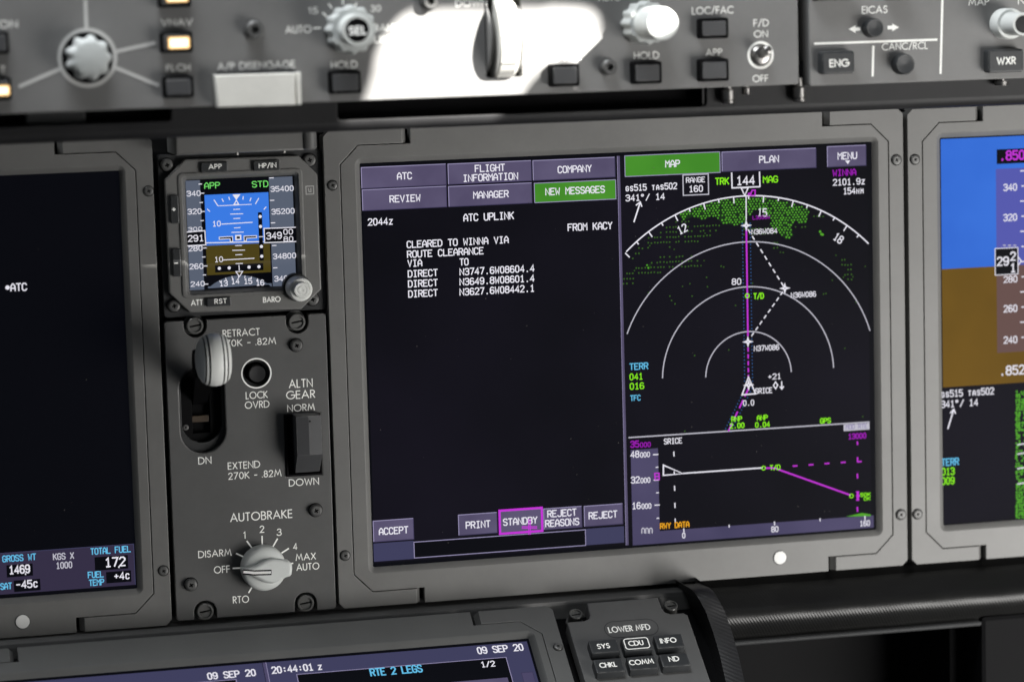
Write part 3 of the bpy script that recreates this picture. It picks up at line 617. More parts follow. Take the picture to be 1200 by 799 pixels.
N('35', 738.5, 524.6, 749.4, 524.2, 8.4, 's_magd', .18); N('000', 749.8, 524.3, 762.8, 523.6, 6.2, 's_magd', .18)
for t, x, y in (('48', 738.8, 536.4), ('32', 739.3, 566.4), ('16', 740.5, 596.6)): N(t, x, y, x + 10.6, y - .5, 8.2); N('000', x + 11.2, y - .4, x + 23, y - 1, 6.4)
mb = MB()
for X in (113, 129, 145): pline(mb, P0, [q(X, 510), q(X, 492), q(X + 3, 488), q(X + 8, 488), q(X + 11, 492), q(X + 11, 509)], 1.2, Z3, 's_soft')
mb.build('clipped_number', T, scr); N('SRICE', 778, 520.6, 799.5, 519.4, 7); N('RWY DATA', 773.4, 619.4, 808, 617.8, 7.2, 's_amber', .17)
N('0', 799.4, 630.6, 803.4, 630.4, 7); N('80', 903.8, 623.5, 912.4, 623, 7); N('160', 1007.5, 616.6, 1019.7, 616, 7)
mb = MB(); pline(mb, P0, [q(166, 262), q(184, 261), q(185, 287), q(168, 288)], 1.3, Z4, 's_mag', True); pline(mb, P0, [q(167, 275), q(184, 274)], 1.3, Z4, 's_mag'); mb.build('altitude_bug', T, scr)
mb = MB(); pline(mb, P0, [q(202, 228), q(202, 270), q(283, 263)], 1.6, Z4, 's_white', True); mb.build('profile_aircraft', T, scr)
mb = MB(); pline(mb, P0, [q(283, 262), q(612, 239)], 1.6, Z3, 's_white'); pline(mb, P0, [q(622, 240), q(660, 240), q(975, 352)], 1.8, Z3, 's_mag'); mb.build('profile_path', T, scr)
mb = MB()
for x, y in (q(615, 240), q(978, 355)): mb.line(circ(P0.px(x, y, Z4), 2.2 * s, 14), 1.1 * s, Z4, 's_lime', True)
mb.build('profile_point', T, scr)
N('T/D', 902, 551.2, 914.6, 550.2, 6.4, 's_lime', .18); N('50K', 1008, 582, 1020.4, 581, 4.6, 's_lime', .2); N('0K', 1012, 586.6, 1020.2, 585.8, 4.4, 's_lime', .2)
mb = MB()
for X, Y0_ in ((735, 232), (801, 227), (867, 222), (934, 217)): pline(mb, P0, [q(X, Y0_), q(X + 20, Y0_ - 1.4)], 1.6, Z3, 's_mag')
pline(mb, P0, [q(1003, 195), q(1003, 214), q(1020, 213)], 1.6, Z3, 's_mag')
for Y0_, Y1_ in ((130, 145), (263, 283), (400, 420)): pline(mb, P0, [q(1002, Y0_), q(1003, Y1_)], 1.6, Z3, 's_mag')
for dx in (-5, 4): pline(mb, P0, [q(1004 + dx, 336), q(1004 - dx, 355), q(1004 + dx, 374)], 1.8, Z3, 's_mag')
mb.build('altitude_limit', T, scr)
mb = MB()
for Y0_, Y1_ in ((172, 192), (253, 266), (313, 334), (383, 404), (448, 464)): pline(mb, P0, [q(245 + (Y0_ - 172) * .02, Y0_), q(245.5 + (Y1_ - 172) * .02, Y1_)], 1.3, Z2, 's_white')
mb.build('waypoint_marker', T, scr)
mb = MB(); mb.poly([P0.px(*q(955, 440), Z3), P0.px(*q(1057, 438), Z3), P0.px(*q(1058, 431), Z3), P0.px(*q(1022, 425), Z3)], Z2, 's_terr'); mb.build('terrain_profile', T, scr)
mb = MB(); prect(mb, P0, 988.6, 497.4, 1019, 503, Z2, 's_soft'); text(mb, P0, 'MOD RTE', 991, 503.4, 1016.5, 501.6, 6, Z3, 's_edge', 'd', .16); mb.build('mode_box', T, scr)
N('13000', 993.8, 514.8, 1015.4, 513.6, 7, 's_magd', .2)

def dust(T, fr, scr, r, n, z):
    mb = MB(); rnd = random.Random(n)
    for i in range(n):
        c = (rnd.uniform(r[0] + .006, r[2] - .006), rnd.uniform(r[1] + .006, r[3] - .006)); mb.poly(circ(c, rnd.choice((.00012, .00016, .0002, .0003)), 5), z, 'dust')
    mb.build('dust_specks', T, scr, kind='stuff')
dust(T, P0, scr, CS, 90, Z5 + .0001)
# ============================================================= left display
W_ = CS[2] - CS[0]; H_ = CS[3] - CS[1]
lo = corners(P0, [(100, 161), (178.2, 160), (201, 731), (100, 741)]); ls = corners(P0, [(60, 202.5), (141.5, 200.7), (158.6, 688.7), (60, 697)], ZG)
LO = (lo[2] - (CO[2] - CO[0]), lo[1], lo[2], lo[3]); LS = (ls[2] - W_, ls[1], ls[2], ls[3])
T = thing('cockpit_display', 'dim dark screen cut by the left picture edge, showing total fuel at its foot', 'display', P0, ((LO[0] + LO[2]) / 2, LO[1]))
bezel(T, P0, LO, LS, 0.0, wing=0.0535, seam=(.0098, .0098), wh=.0085)
for x, y in ((174, 224), (191.5, 668.3)): screw(T, P0, x, y, 5.8)
dot_mark(T, P0, 26.5, 728, 8.2)
mb = MB(); mb.box(LS[0] - .004, LS[1] - .004, LS[2] + .004, LS[3] + .004, ZG - .002, ZG, 0, 's_black2'); scr = mb.build('screen', T)
q = crop(0, 600, 5.436)
mb = MB(); a = P0.px(156.5, 637, Z1); b = P0.px(157.5, 684.8, Z1); x0 = LS[0] + .002
mb.rect(x0, b[1], a[0], a[1], Z1, 's_band'); mb.line([(x0, a[1]), (a[0], a[1]), (a[0], b[1])], .0004, Z2, 's_bar'); mb.build('fuel_band', T, scr)
def dbox(x0_, y0_, x1_, y1_): mb = MB(); prect(mb, P0, x0_, y0_, x1_, y1_, Z2, 's_black2'); mb.build('readout_box', T, scr)
dbox(7.4, 662, 38.8, 674); dbox(110.7, 652.6, 150.4, 665.6); dbox(16, 680, 47.6, 691); dbox(124.2, 670, 154, 681)
N('GROSS WT', 2.8, 658.6, 42.7, 655.9, 8, 's_cyan'); N('1469', 10.5, 672.9, 35.6, 671, 10.4); N('KGS X', 62.2, 656, 87, 654.6, 8, 's_soft'); N('1000', 65.7, 666.4, 85, 665.2, 8, 's_soft')
mb = MB(); prect(mb, P0, 29.2, 671.2, 30.6, 673.2, Z4, 's_white'); prect(mb, P0, 138.6, 663, 140.2, 665, Z4, 's_white'); mb.build('decimal_point', T, scr)
N('SAT', 0.4, 690.8, 14.3, 690, 8, 's_cyan'); N('-45c', 18.4, 689.7, 45, 687.8, 9.6); N('TOTAL FUEL', 106, 649.8, 153.6, 646.8, 8, 's_cyan'); N('172', 122.9, 664.6, 147.5, 663, 11.6)
N('FUEL', 103, 677.4, 121.8, 676, 7.8, 's_cyan'); N('TEMP', 104.3, 686.6, 122.3, 685.2, 7.8, 's_cyan'); N('+4c', 133.4, 679.4, 152.7, 678.2, 9.2)
N('ATC', 12.2, 341.5, 32, 341, 9.6); mb = MB(); mb.poly(circ(P0.px(8.8, 337, Z3), .0012, 16), Z3, 's_white'); mb.build('bullet', T, scr)

dust(T, P0, scr, LS, 60, Z5 + .0001)
# ============================================================ right display
ro = corners(P0, [(1063, 128.5), (1150, 124.3), (1150, 656.6), (1068.8, 660.6)]); rs = corners(P0, [(1100.6, 162), (1190, 157.8), (1190, 609.5), (1105.8, 615)], ZG)
RO = (ro[0], ro[1], ro[0] + CO[2] - CO[0], ro[3]); RS = (rs[0], rs[1], rs[0] + W_, rs[3])
T = thing('cockpit_display', 'bright screen cut by the right picture edge, blue over brown with a speed tape', 'display', P0, ((RO[0] + RO[2]) / 2, RO[1]))
bezel(T, P0, RO, RS, 0.0, wing=.0475)
for x, y in ((1072, 187), (1075, 602)): screw(T, P0, x, y, 5.4)
mb = MB(); mb.box(RS[0] - .004, RS[1] - .004, RS[2] + .004, RS[3] + .004, ZG - .002, ZG, 0, 's_black2'); mb.rect(RS[0] + .0006, RS[1] + .001, RS[2], RS[3] - .0008, ZG + .00004, 's_black'); scr = mb.build('screen', T)
yh = P0.px(1135, 313.8, Z1)[1]; yg = P0.px(1135, 452, Z1)[1]; x0 = RS[0] + .0006; x1 = x0 + .15
mb = MB(); mb.rect(x0, yh, x1, RS[3] - .0008, Z1, 's_sky'); mb.build('sky_field', T, scr)
mb = MB(); mb.rect(x0, yg, x1, yh, Z1, 's_ground'); mb.build('ground_field', T, scr)
a = P0.px(1167, 198.3, Z2); b = P0.px(1168.6, 413.5, Z2); xt = (a[0] + b[0]) / 2
mb = MB(); mb.rect(xt, yh, xt + .03, a[1], Z2, 's_tapeb'); mb.rect(xt, b[1], xt + .03, yh, Z2, 's_tapeg')
for y in range(12): pline(mb, P0, [(1197 if y % 2 else 1195.5, 200.5 + y * 17.7), (1203, 200.2 + y * 17.7)], 1.3, Z3, 's_white')
mb.build('speed_tape', T, scr)
for t, x, y, h in (('340', 1175.7, 224.3, 8.6), ('320', 1175.7, 259.6, 8.6), ('280', 1176, 331.6, 8), ('260', 1176, 366.2, 8.6), ('240', 1176, 402.8, 8.6)): N(t, x, y, x + 16.4, y - .8, h)
mb = MB(); prect(mb, P0, 1168, 175.4, 1215, 190.4, Z2, 's_black2'); text(mb, P0, '.850', 1171, 189, 1201, 187.3, 12, Z3, 's_mag', 'd', .17); mb.build('target_speed', T, scr)
mb = MB(); r = prect(mb, P0, 1166, 291.4, 1193, 321, Z3, 's_black2'); outline(mb, r, .0005, Z4, 's_white'); text(mb, P0, '29', 1168, 312, 1182.6, 311.4, 11, Z4, 's_white', 'd', .16); text(mb, P0, '2', 1183.6, 306, 1190.6, 305.7, 11, Z4, 's_white', 'd', .16); text(mb, P0, '1', 1183.6, 319.6, 1190.6, 319.3, 11, Z4, 's_white', 'd', .16)
pline(mb, P0, [(1193, 301), (1197, 306), (1193, 311)], 1.2, Z4, 's_white'); mb.build('speed_box', T, scr)
mb = MB()
for x in (1177, 1183, 1189): pline(mb, P0, [(x - 1.8, 287.6), (x + 1.8, 287.5)], 1.2, Z3, 's_soft')
mb.build('hidden_number', T, scr)
N('.852', 1171, 440.2, 1201, 438.6, 11.5)
N('gs515 tas502', 1102.4, 465.3, 1165, 462.8, 8.6); N('341*/ 14', 1102.4, 477.6, 1146.4, 475.8, 8.6)
mb = MB(); pline(mb, P0, [(1110.7, 502.6), (1117.5, 480)], 1.6, Z3, 's_white'); pline(mb, P0, [(1113.5, 484), (1117.7, 479.4), (1119.8, 484.6)], 1.5, Z3, 's_white'); mb.build('wind_arrow', T, scr)
N('TERR', 1103.2, 546, 1123.9, 545, 9, 's_cyan'); N('013', 1103.2, 557, 1118.8, 556.2, 9, 's_lime'); N('009', 1103.2, 568, 1118.8, 567.2, 9, 's_lime')
mb = MB(); s2 = P0.scale(1195, 530)
for i in range(50):
    for j in range(7):
        if (14 < i < 34 and j > 1 and random.random() < .5) or random.random() < .12: continue
        qq = P0.px(1191.5 + j * 3 + random.uniform(-.6, .6), 459 + i * 3 + random.uniform(-.6, .6), Z1); mb.poly(circ(qq, s2 * random.uniform(1.1, 1.7), 6), Z1 + 1e-6 * ((i * 7 + j) % 9), 's_terr')
for y in (520, 531, 548, 566): pline(mb, P0, [(1192, y + 1), (1204, y - 1)], 1.3, Z3, 's_white')
mb.build('terrain_dots', T, scr, kind='stuff')

# ========================================================== standby display
q = crop(180, 150, 5.436); q2 = crop(180, 230, 5.436)
bp = corners(P0, [(184, 181.5), (376, 175.5), (383, 364), (193, 371)], -.004)
T = thing('standby_display', 'small square standby instrument with horizon screen above the gear panel', 'instrument', P0, ((bp[0] + bp[2]) / 2, bp[1]))
mb = MB(); mb.box(bp[0], bp[1], bp[2], bp[3], -.013, -.004, .0004, 'dark', .002); mb.build('mounting_plate', T)
ZS = .001; SG = -.002
ss = corners(P0, [(216.8, 210.7), (344.3, 206.1), (348.2, 334.2), (222, 340.4)], SG)
oc = [P0.px(x, y, ZS) for x, y in ((217, 187), (350, 182.6), (372, 204.5), (376.6, 339), (353, 362.4), (223, 366.4), (199, 344), (193.2, 211))]
hole = rrect(*ss, .0012)
mb = MB(); mb.plate([oc, hole], -.006, ZS, .0008, 'bezel', hbev=(.002, ZS - SG)); mb.build('bezel', T)
mb = MB(); mb.plate([rrect(ss[0] - .0045, ss[1] - .0040, ss[2] + .0045, ss[3] + .0042, .003), rrect(ss[0] - .0021, ss[1] - .0021, ss[2] + .0021, ss[3] + .0021, .002)], ZS - .0002, ZS + .0009, .0007, 'bezel', hbev=.0004); mb.build('screen_surround', T)
for x, y in (q(85, 237), q(992, 205), q2(130, 697), q2(1012, 655)): screw(T, P0, x, y, 7.6, -.003, -.004, tall=.0028, ang=.2)
def skey(x0, y0, x1, y1, tx, lx0, ly0, lx1, ly1, h, z=.0032):
    a = P0.px(x0, y0, z); b = P0.px(x1, y1, z); mb = MB(); mb.box(a[0], b[1], b[0], a[1], ZS - .001, ZS + z - .001, .0005, 'key', .0006); k = mb.build('push_button', T)
    if tx: label_text(T, P0, tx, lx0, ly0, lx1, ly1, h, z + .00006, 'white', 'f', .15, k)
    return k
skey(235.5, 191, 267, 201.3, 'APP', 244.4, 198.8, 260, 198, 6); skey(297, 189, 328.6, 199.6, 'HP/IN', 303.3, 197.4, 324, 196.6, 6)
skey(199.5, 229.5, 210.4, 262, '+', 201.4, 249.6, 206.4, 249.4, 8); skey(202, 291.8, 213, 324, '-', 204, 312, 209, 311.8, 8); skey(242.5, 349.4, 271, 358.4, 'RST', 251.4, 356.2, 266, 355.5, 6)
label_text(T, P0, 'ATT', 223.8, 358.4, 238, 357.6, 7, ZS + .0001, wt=.17); label_text(T, P0, 'BARO', 308.2, 354.8, 329, 353.8, 6.8, ZS + .0001, wt=.17)
mb = MB(); a = P0.px(358.4, 218.5, ZS); b = P0.px(367.6, 227.4, ZS); outline(mb, (a[0], b[1], b[0], a[1]), .00045, ZS + .0001, 'dimwhite'); mb.line([((a[0] * .7 + b[0] * .3), a[1] * .75 + b[1] * .25), ((a[0] * .6 + b[0] * .4), a[1] * .3 + b[1] * .7), ((a[0] * .35 + b[0] * .65), a[1] * .3 + b[1] * .7), ((a[0] * .35 + b[0] * .65), a[1] * .75 + b[1] * .25)], .00045, ZS + .0001, 'dimwhite'); mb.build('warning_mark', T)
sg_ = SG; mb = MB(); mb.box(ss[0] - .003, ss[1] - .003, ss[2] + .003, ss[3] + .003, SG - .002, SG, 0, 's_black2'); scr = mb.build('screen', T)
za, zb, zc, zd = SG + .00008, SG + .00016, SG + .00024, SG + .0003
V = crop(210, 200, 5.51)
def vr(mb, X0, Y0, X1, Y1, z, mat): x0, y0 = V(X0, Y0); x1, y1 = V(X1, Y1); return prect(mb, P0, x0, y0, x1, y1, z, mat)
def vl(mb, pts, w, z, mat='s_white', cl=False): pline(mb, P0, [V(*p) for p in pts], w, z, mat, cl)
def vt(t, X0, Y0, X1, Y1, H, mat='s_white', wt=.14, z=None):
    x0, y0 = V(X0, Y0); x1, y1 = V(X1, Y1); mb = MB(); text(mb, P0, t, x0, y0, x1, y1, H / 5.51, z or zd, mat, 'd', wt); mb.build('text_line', T, scr)
mb = MB(); vr(mb, 163, 158, 588, 466, za, 's_sky2'); mb.build('sky_field', T, scr)
mb = MB(); vr(mb, 172, 466, 592, 655, za, 's_ground2'); vl(mb, [(172, 467), (546, 458)], 1.1, zb); mb.build('ground_field', T, scr)
mb = MB(); vr(mb, 40, 66, 162, 768, za, 's_tape')
for Y, X in ((88, 125), (147, 140), (207, 131), (265, 144), (324, 137), (500, 155), (558, 147), (616, 160), (674, 152), (733, 165)): vl(mb, [(X, Y), (X + 22, Y - 1)], 1, zb)
mb.build('speed_tape', T, scr)
mb = MB(); vr(mb, 578, 44, 756, 750, za, 's_tape')
for Y, X in ((48, 582), (193, 586), (338, 592), (484, 600), (628, 606)): vl(mb, [(X, Y), (X + 28, Y - 1)], 1, zb)
mb.build('altitude_tape', T, scr)
for t, X, Y, H in (('340', 48, 168, 36), ('320', 54, 284, 36), ('300', 58, 392, 26), ('280', 60, 522, 36), ('260', 66, 638, 36), ('240', 74, 750, 34)): vt(t, X, Y, X + 92, Y - 4, H)
for t, X, Y in (('35400', 590, 138), ('35200', 596, 284), ('34800', 606, 572), ('34600', 614, 716)): vt(t, X, Y, X + 150, Y - 6, 36)
vt('APP', 162, 120, 264, 115, 42, 's_apple', .13); vt('STD', 470, 111, 576, 106, 42, 's_apple', .13)
mb = MB(); r = vr(mb, 44, 398, 166, 476, zc, 's_black2'); vl(mb, [(44, 398), (166, 388), (172, 480), (50, 486)], 1.1, zd); mb.build('speed_box', T, scr); vt('291', 56, 462, 160, 456, 44, z=zd + .0001)
mb = MB(); r = vr(mb, 550, 374, 756, 464, zc, 's_black2'); vl(mb, [(756, 366), (548, 374), (552, 466), (758, 458)], 1.1, zd); mb.build('altitude_box', T, scr)
vt('349', 562, 446, 664, 440, 46, z=zd + .0001); vt('00', 672, 414, 736, 412, 36, z=zd + .0001); vt('80', 674, 460, 738, 457, 34, z=zd + .0001)
mb = MB()
for Y, wd, sh in ((250, 44, 0), (280, 82, 0), (309, 44, 1), (369, 42, 4), (398, 80, 6), (484, 44, 12), (514, 82, 13), (543, 46, 14), (600, 46, 17)): cxv = 371 + sh; vl(mb, [(cxv - wd / 2, Y + 1), (cxv + wd / 2, Y - 1)], .9, zb)
vl(mb, [(272, 346), (474, 334)], 1, zb); vl(mb, [(284, 577), (486, 566)], 1, zb); vl(mb, [(250, 228), (468, 218)], .8, zb); mb.build('pitch_ladder', T, scr)
vt('10', 214, 362, 270, 360, 36); vt('10', 228, 592, 284, 590, 36)
mb = MB(); mb.poly([P0.px(*V(344, 155), zc), P0.px(*V(396, 153), zc), P0.px(*V(369, 190), zc)], zb, 's_white'); vl(mb, [(369, 192), (354, 219), (384, 218)], 1.1, zc, 's_white', True)
for p0_, p1_ in (((224, 188), (250, 228)), ((276, 182), (286, 202)), ((320, 170), (326, 190)), ((414, 166), (411, 188)), ((464, 176), (456, 198)), ((514, 178), (492, 216)), ((562, 234), (546, 252)), ((180, 248), (198, 264))): vl(mb, [p0_, p1_], 1, zb)
mb.build('bank_scale', T, scr)
mb = MB()
for pts in (((258, 430), (344, 425), (346, 458), (330, 459), (329, 440), (259, 444)), ((500, 420), (418, 423), (420, 455), (434, 454), (433, 437), (500, 433))): mb.poly([P0.px(*V(*p), zc) for p in pts], zc, 's_black2'); vl(mb, pts, .8, zd, 's_white', True)
a = [V(366, 420), V(396, 419), V(397, 444), V(367, 446)]; pline(mb, P0, a, 1.6, zd, 's_white', True); mb.poly([P0.px(*p, zc) for p in a], zc, 's_black2'); mb.build('aircraft_symbol', T, scr)
mb = MB(); vr(mb, 508, 270, 546, 580, zc, 's_black2')
for X, Y in ((523, 297), (525, 361), (531, 490), (533, 553)): mb.poly(circ(P0.px(*V(X, Y), zd), .0009, 12), zd, 's_white')
vl(mb, [(513, 428), (544, 426)], .9, zd); mb.build('glideslope_scale', T, scr)
mb = MB(); vr(mb, 231, 612, 544, 642, zc, 's_black2')
for X, Y in ((259, 631), (323, 628), (451, 623), (515, 620)): mb.poly(circ(P0.px(*V(X, Y), zd), .0009, 12), zd, 's_white')
vl(mb, [(386, 610), (388, 644)], .9, zd); mb.build('localizer_scale', T, scr)
mb = MB(); ctr = P0.px(*V(394, 980), za); rad = (Vector(P0.px(*V(390, 676), za)) - Vector(ctr)).length; base_y = ss[1] + .0018; arc = []
xlo = P0.px(*V(184, 700), za)[0]; xhi = P0.px(*V(596, 700), za)[0]
for i in range(41):
    x = xlo + (xhi - xlo) * i / 40; arc.append((x, ctr[1] + math.sqrt(max(rad ** 2 - (x - ctr[0]) ** 2, 0))))
mb.poly([(xlo, base_y)] + [(xhi, base_y)] + list(reversed(arc)), zb, 's_tape')
for dgr in range(-40, 41, 8):
    t = math.radians(90 - dgr); p0_ = (ctr[0] + rad * math.cos(t), ctr[1] + rad * math.sin(t)); p1_ = (ctr[0] + (rad - .0016) * math.cos(t), ctr[1] + (rad - .0016) * math.sin(t))
    if xlo < p0_[0] < xhi and p1_[1] > base_y: mb.line([p0_, p1_], .0004, zc, 's_white')
vl(mb, [(366, 652), (410, 650), (389, 684)], 1, zd, 's_white', True); mb.build('heading_dial', T, scr)
for t, X, Y in (('13', 260, 748), ('14', 336, 734), ('15', 418, 734), ('16', 496, 744)): vt(t, X, Y, X + 54, Y - 3, 38)
ck = P0.px(347.5, 336.5, .002); mb = MB(); mb.lathe(ck, [(.0078, -.004), (.0078, .0028), (.0072, .0034), (.0068, .0034)], 'dark', 40); mb.build('knob_boss', T)
mb = MB(); mb.lathe(ck, [(.0066, .003), (.0066, .013), (.0066, .0158), (.0060, .0166), (.0052, .0166), (.0049, .0160), (.0046, .0160), (.0043, .0192), (.0040, .0196), (.0030, .0196), (.0028, .0193), (.0024, .0193), (.0022, .0196), (.0010, .0196), (.0008, .0193), (0, .0193)], 'knobw', 44); mb.build('baro_knob', T)

# ========================================================= landing gear panel
gp = corners(P0, [(193, 376.6), (381.6, 367.6), (394, 712.5), (206.5, 727.6)])
T = thing('gear_panel', 'tall grey panel with landing gear lever and autobrake knob', 'panel', P0, ((gp[0] + gp[2]) / 2, gp[1]))
k = P0.scale(300, 550); nr = 13.2 * k
def fpos(x, y): return P0.px(x, y, 0)
f1, f2, f3, f4 = fpos(228.7, 382), fpos(348.3, 377.5), fpos(240.7, 716.5), fpos(358.4, 706.8)
def notch(c, edge, top):                       # U-shaped cut open to the panel edge
    n = 14; r = nr
    if top: return [(c[0] + r, edge)] + [(c[0] + r * math.cos(-math.pi * i / n), c[1] + r * math.sin(-math.pi * i / n)) for i in range(n + 1)] + [(c[0] - r, edge)]
    return [(c[0] - r, edge)] + [(c[0] + r * math.cos(math.pi - math.pi * i / n), c[1] + r * math.sin(math.pi - math.pi * i / n)) for i in range(n + 1)] + [(c[0] + r, edge)]
e = .0012
loop = [(gp[0], gp[1] + e), (gp[0] + e, gp[1])] + notch(f3, gp[1], False) + notch(f4, gp[1], False) + [(gp[2] - e, gp[1]), (gp[2], gp[1] + e), (gp[2], gp[3] - e), (gp[2] - e, gp[3])] + notch(f2, gp[3], True) + notch(f1, gp[3], True) + [(gp[0] + e, gp[3]), (gp[0], gp[3] - e)]
slot = stadium(P0.px(236.6, 455), P0.px(238.4, 504.5), 26.2 * k)
lb = P0.px(300.4, 437.2)
ag = corners(P0, [(333, 486), (375.4, 484), (377.6, 556), (335.5, 558)])
mb = MB(); mb.plate([loop, slot, circ(lb, 15.2 * k, 40), rrect(*ag)], -.006, 0, .0005, 'plate', hbev=.0008); mb.build('face_plate', T)
mb = MB(); mb.box(gp[0] + .001, gp[1] - .0005, gp[2] - .001, gp[3] + .0012, -.0135, -.0125, 0, 'black'); mb.build('backing_tray', T)
for x, y in ((228.7, 382), (348.3, 377.5), (240.7, 716.5), (358.4, 706.8)): fastener(T, P0, x, y, 9.8)
for x, y, z_ in ((347.4, 404.7, .003), (370.4, 598, .003), (224, 685, .003)): screw(T, P0, x, y, 7.4, .002, 0, tall=.0032)
L = lambda *a, **kw: label_text(T, P0, *a, **kw)
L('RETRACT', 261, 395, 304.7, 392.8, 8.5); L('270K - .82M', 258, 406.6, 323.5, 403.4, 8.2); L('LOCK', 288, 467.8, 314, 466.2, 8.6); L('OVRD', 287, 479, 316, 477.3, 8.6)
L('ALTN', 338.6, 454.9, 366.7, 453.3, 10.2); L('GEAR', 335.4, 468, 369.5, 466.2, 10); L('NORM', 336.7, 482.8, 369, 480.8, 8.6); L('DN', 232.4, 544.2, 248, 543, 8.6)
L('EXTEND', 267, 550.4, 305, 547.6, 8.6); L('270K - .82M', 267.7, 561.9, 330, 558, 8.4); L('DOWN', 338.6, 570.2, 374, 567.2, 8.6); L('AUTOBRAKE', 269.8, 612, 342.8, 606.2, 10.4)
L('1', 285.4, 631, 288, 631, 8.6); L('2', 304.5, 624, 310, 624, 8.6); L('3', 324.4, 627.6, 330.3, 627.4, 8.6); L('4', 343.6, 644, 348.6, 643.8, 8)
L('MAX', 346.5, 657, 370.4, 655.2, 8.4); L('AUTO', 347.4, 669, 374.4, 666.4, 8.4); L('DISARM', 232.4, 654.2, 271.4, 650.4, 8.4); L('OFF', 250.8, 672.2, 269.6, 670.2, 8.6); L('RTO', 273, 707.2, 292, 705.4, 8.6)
c5 = crop(180, 580, 5.436); mb = MB()
for a, b in (((593, 290), (630, 340)), ((691, 258), (692, 320)), ((790, 275), (760, 328)), ((862, 338), (815, 368)), ((890, 432), (850, 440)), ((525, 370), (585, 397)), ((503, 465), (570, 462)), ((605, 622), (634, 572))): pline(mb, P0, [c5(*a), c5(*b)], 1.7, .00012, 'white')
mb.build('dial_ticks', T)
# lever slot
mb = MB(); c0s, c1s = P0.px(236.6, 455), P0.px(238.4, 504.5)
hl = corners(P0, [(224.5, 440), (245.2, 440), (245.6, 507), (225, 507)], -.008)
mb.plate([stadium(c0s, c1s, 27.5 * k), rrect(*hl)], -.0115, -.008, .0003, 'black')
mb.plate([stadium(c0s, c1s, 26 * k), stadium(c0s, (c1s[0], c1s[1] + .0042), 23.6 * k)], -.008, -.004, .0003, 'dark', back=False)
mb.rect(hl[0] - .001, hl[1] - .001, hl[2] + .001, hl[3] + .001, -.0122, 'black')
sl = mb.build('lever_slot', T)
mb = MB(); a = corners(P0, [(224.6, 487), (245, 486.4), (245, 494), (224.6, 494.6)], -.009); mb.box(a[0], a[1], a[2], a[3], -.0121, -.0088, .0003, 'brown'); mb.build('brown_tab', T, sl)
screw(T, P0, 217.6, 500.6, 3.6, -.008, -.008, tall=.0006, parent=sl)
mb = MB(); kc = P0.px(249.5, 421.5, .040); hc = P0.px(233, 425, .026)
sh0 = P0.px(235, 462, -.009); w = .0042
vs = []
for (x, y, z) in ((sh0[0], sh0[1], -.010), (hc[0] + .002, hc[1] - .001, .030)):
    vs += [(x - w, y - .006, z - .002), (x + w, y - .006, z - .002), (x + w, y + .006, z + .002), (x - w, y + .006, z + .002)]
mb.hull(vs, [(0, 1, 5, 4), (1, 2, 6, 5), (2, 3, 7, 6), (3, 0, 4, 7), (4, 5, 6, 7), (3, 2, 1, 0)], 'black')
lv = mb.build('gear_lever', T)
mb = MB(); mb.lathe((hc[0], hc[1]), [(0, -.0035), (.0074, -.0035), (.0082, -.0025), (.0082, .006), (.0074, .008), (0, .008)], 'black', 40, 'x', cz=.030); mb.build('lever_hub', T, lv)
rr = .01445
prof = [(0, -.0096), (.005, -.0093), (.0092, -.0082), (.0118, -.0066), (.0126, -.0057), (.0120, -.0056), (.0120, -.0050), (.0132, -.0049), (.01365, -.0038), (.0130, -.0037), (.0130, -.0029), (.0140, -.0028), (rr, -.001), (rr + .0001, .001), (.0142, .0036), (.0140, .0040), (.0130, .0041), (.0130, .0048), (.0137, .0049), (.0131, .0062), (.0118, .0063), (.0118, .0070), (.0124, .0071), (.0112, .0082), (.0085, .0092), (.004, .0097), (0, .0098)]
mb = MB(); mb.lathe(kc, prof, 'knobw', 56, 'x', cz=.040)
for h0, h1, r in ((-.0056, -.0050, .0124), (-.0037, -.0029, .0134), (.0041, .0048, .0133), (.0063, .0070, .0122)): mb.lathe(kc, [(r, h0), (r, h1)], 'darker', 56, 'x', cz=.040, caps=(0, 0))
mb.build('wheel_knob', T, lv)
# lock button
mb = MB(); mb.plate([circ(lb, 17.8 * k, 56), circ(lb, 16.2 * k, 56)], .00003, .0003, 0, 'white'); rg = mb.build('button_ring', T)
mb = MB(); mb.lathe(lb, [(15.1 * k, -.0002), (14.8 * k, -.001), (13 * k, -.0018), (12.6 * k, -.006), (12 * k, -.0118)], 'dark', 40, caps=(0, 0)); mb.lathe(lb, [(9.6 * k, -.0118), (9.6 * k, .0030), (9.0 * k, .0036), (5 * k, .0033), (0, .0032)], 'darker', 40); mb.build('lock_button', T)
# alternate gear switch
mb = MB(); x0, y0, x1, y1 = ag
mb.plate([rrect(x0 + .0001, y0 + .0001, x1 - .0001, y1 - .0001), rrect(x0 + .0012, y0 + .0012, x1 - .0012, y1 - .0012)], -.0115, .0012, .0003, 'black'); mb.rect(x0 + .001, y0 + .001, x1 - .001, y1 - .001, -.009, 'black')
sw = mb.build('switch_housing', T)
zf_ = .0145; a = corners(P0, [(347, 488.6), (376.4, 486.4), (378.4, 531.6), (349.5, 534.4)], zf_); mid = a[0] + (a[2] - a[0]) * .48
b = (x0 + .0022, y0 + .0016, x1 - .0022, y1 - .0015)
vs = [(a[0], a[3], zf_ - .0012), (mid, a[3], zf_), (a[2], a[3], zf_ - .0006), (a[0], a[1], zf_ - .0012), (mid, a[1], zf_), (a[2], a[1], zf_ - .0006),
      (a[0], a[3], -.009), (a[2], a[3], -.009), (a[0] + .0004, b[1], -.009), (a[2] - .0004, b[1], -.009), (a[0] + .0003, b[1] + .0008, .003), (a[2] - .0003, b[1] + .0008, .003)]
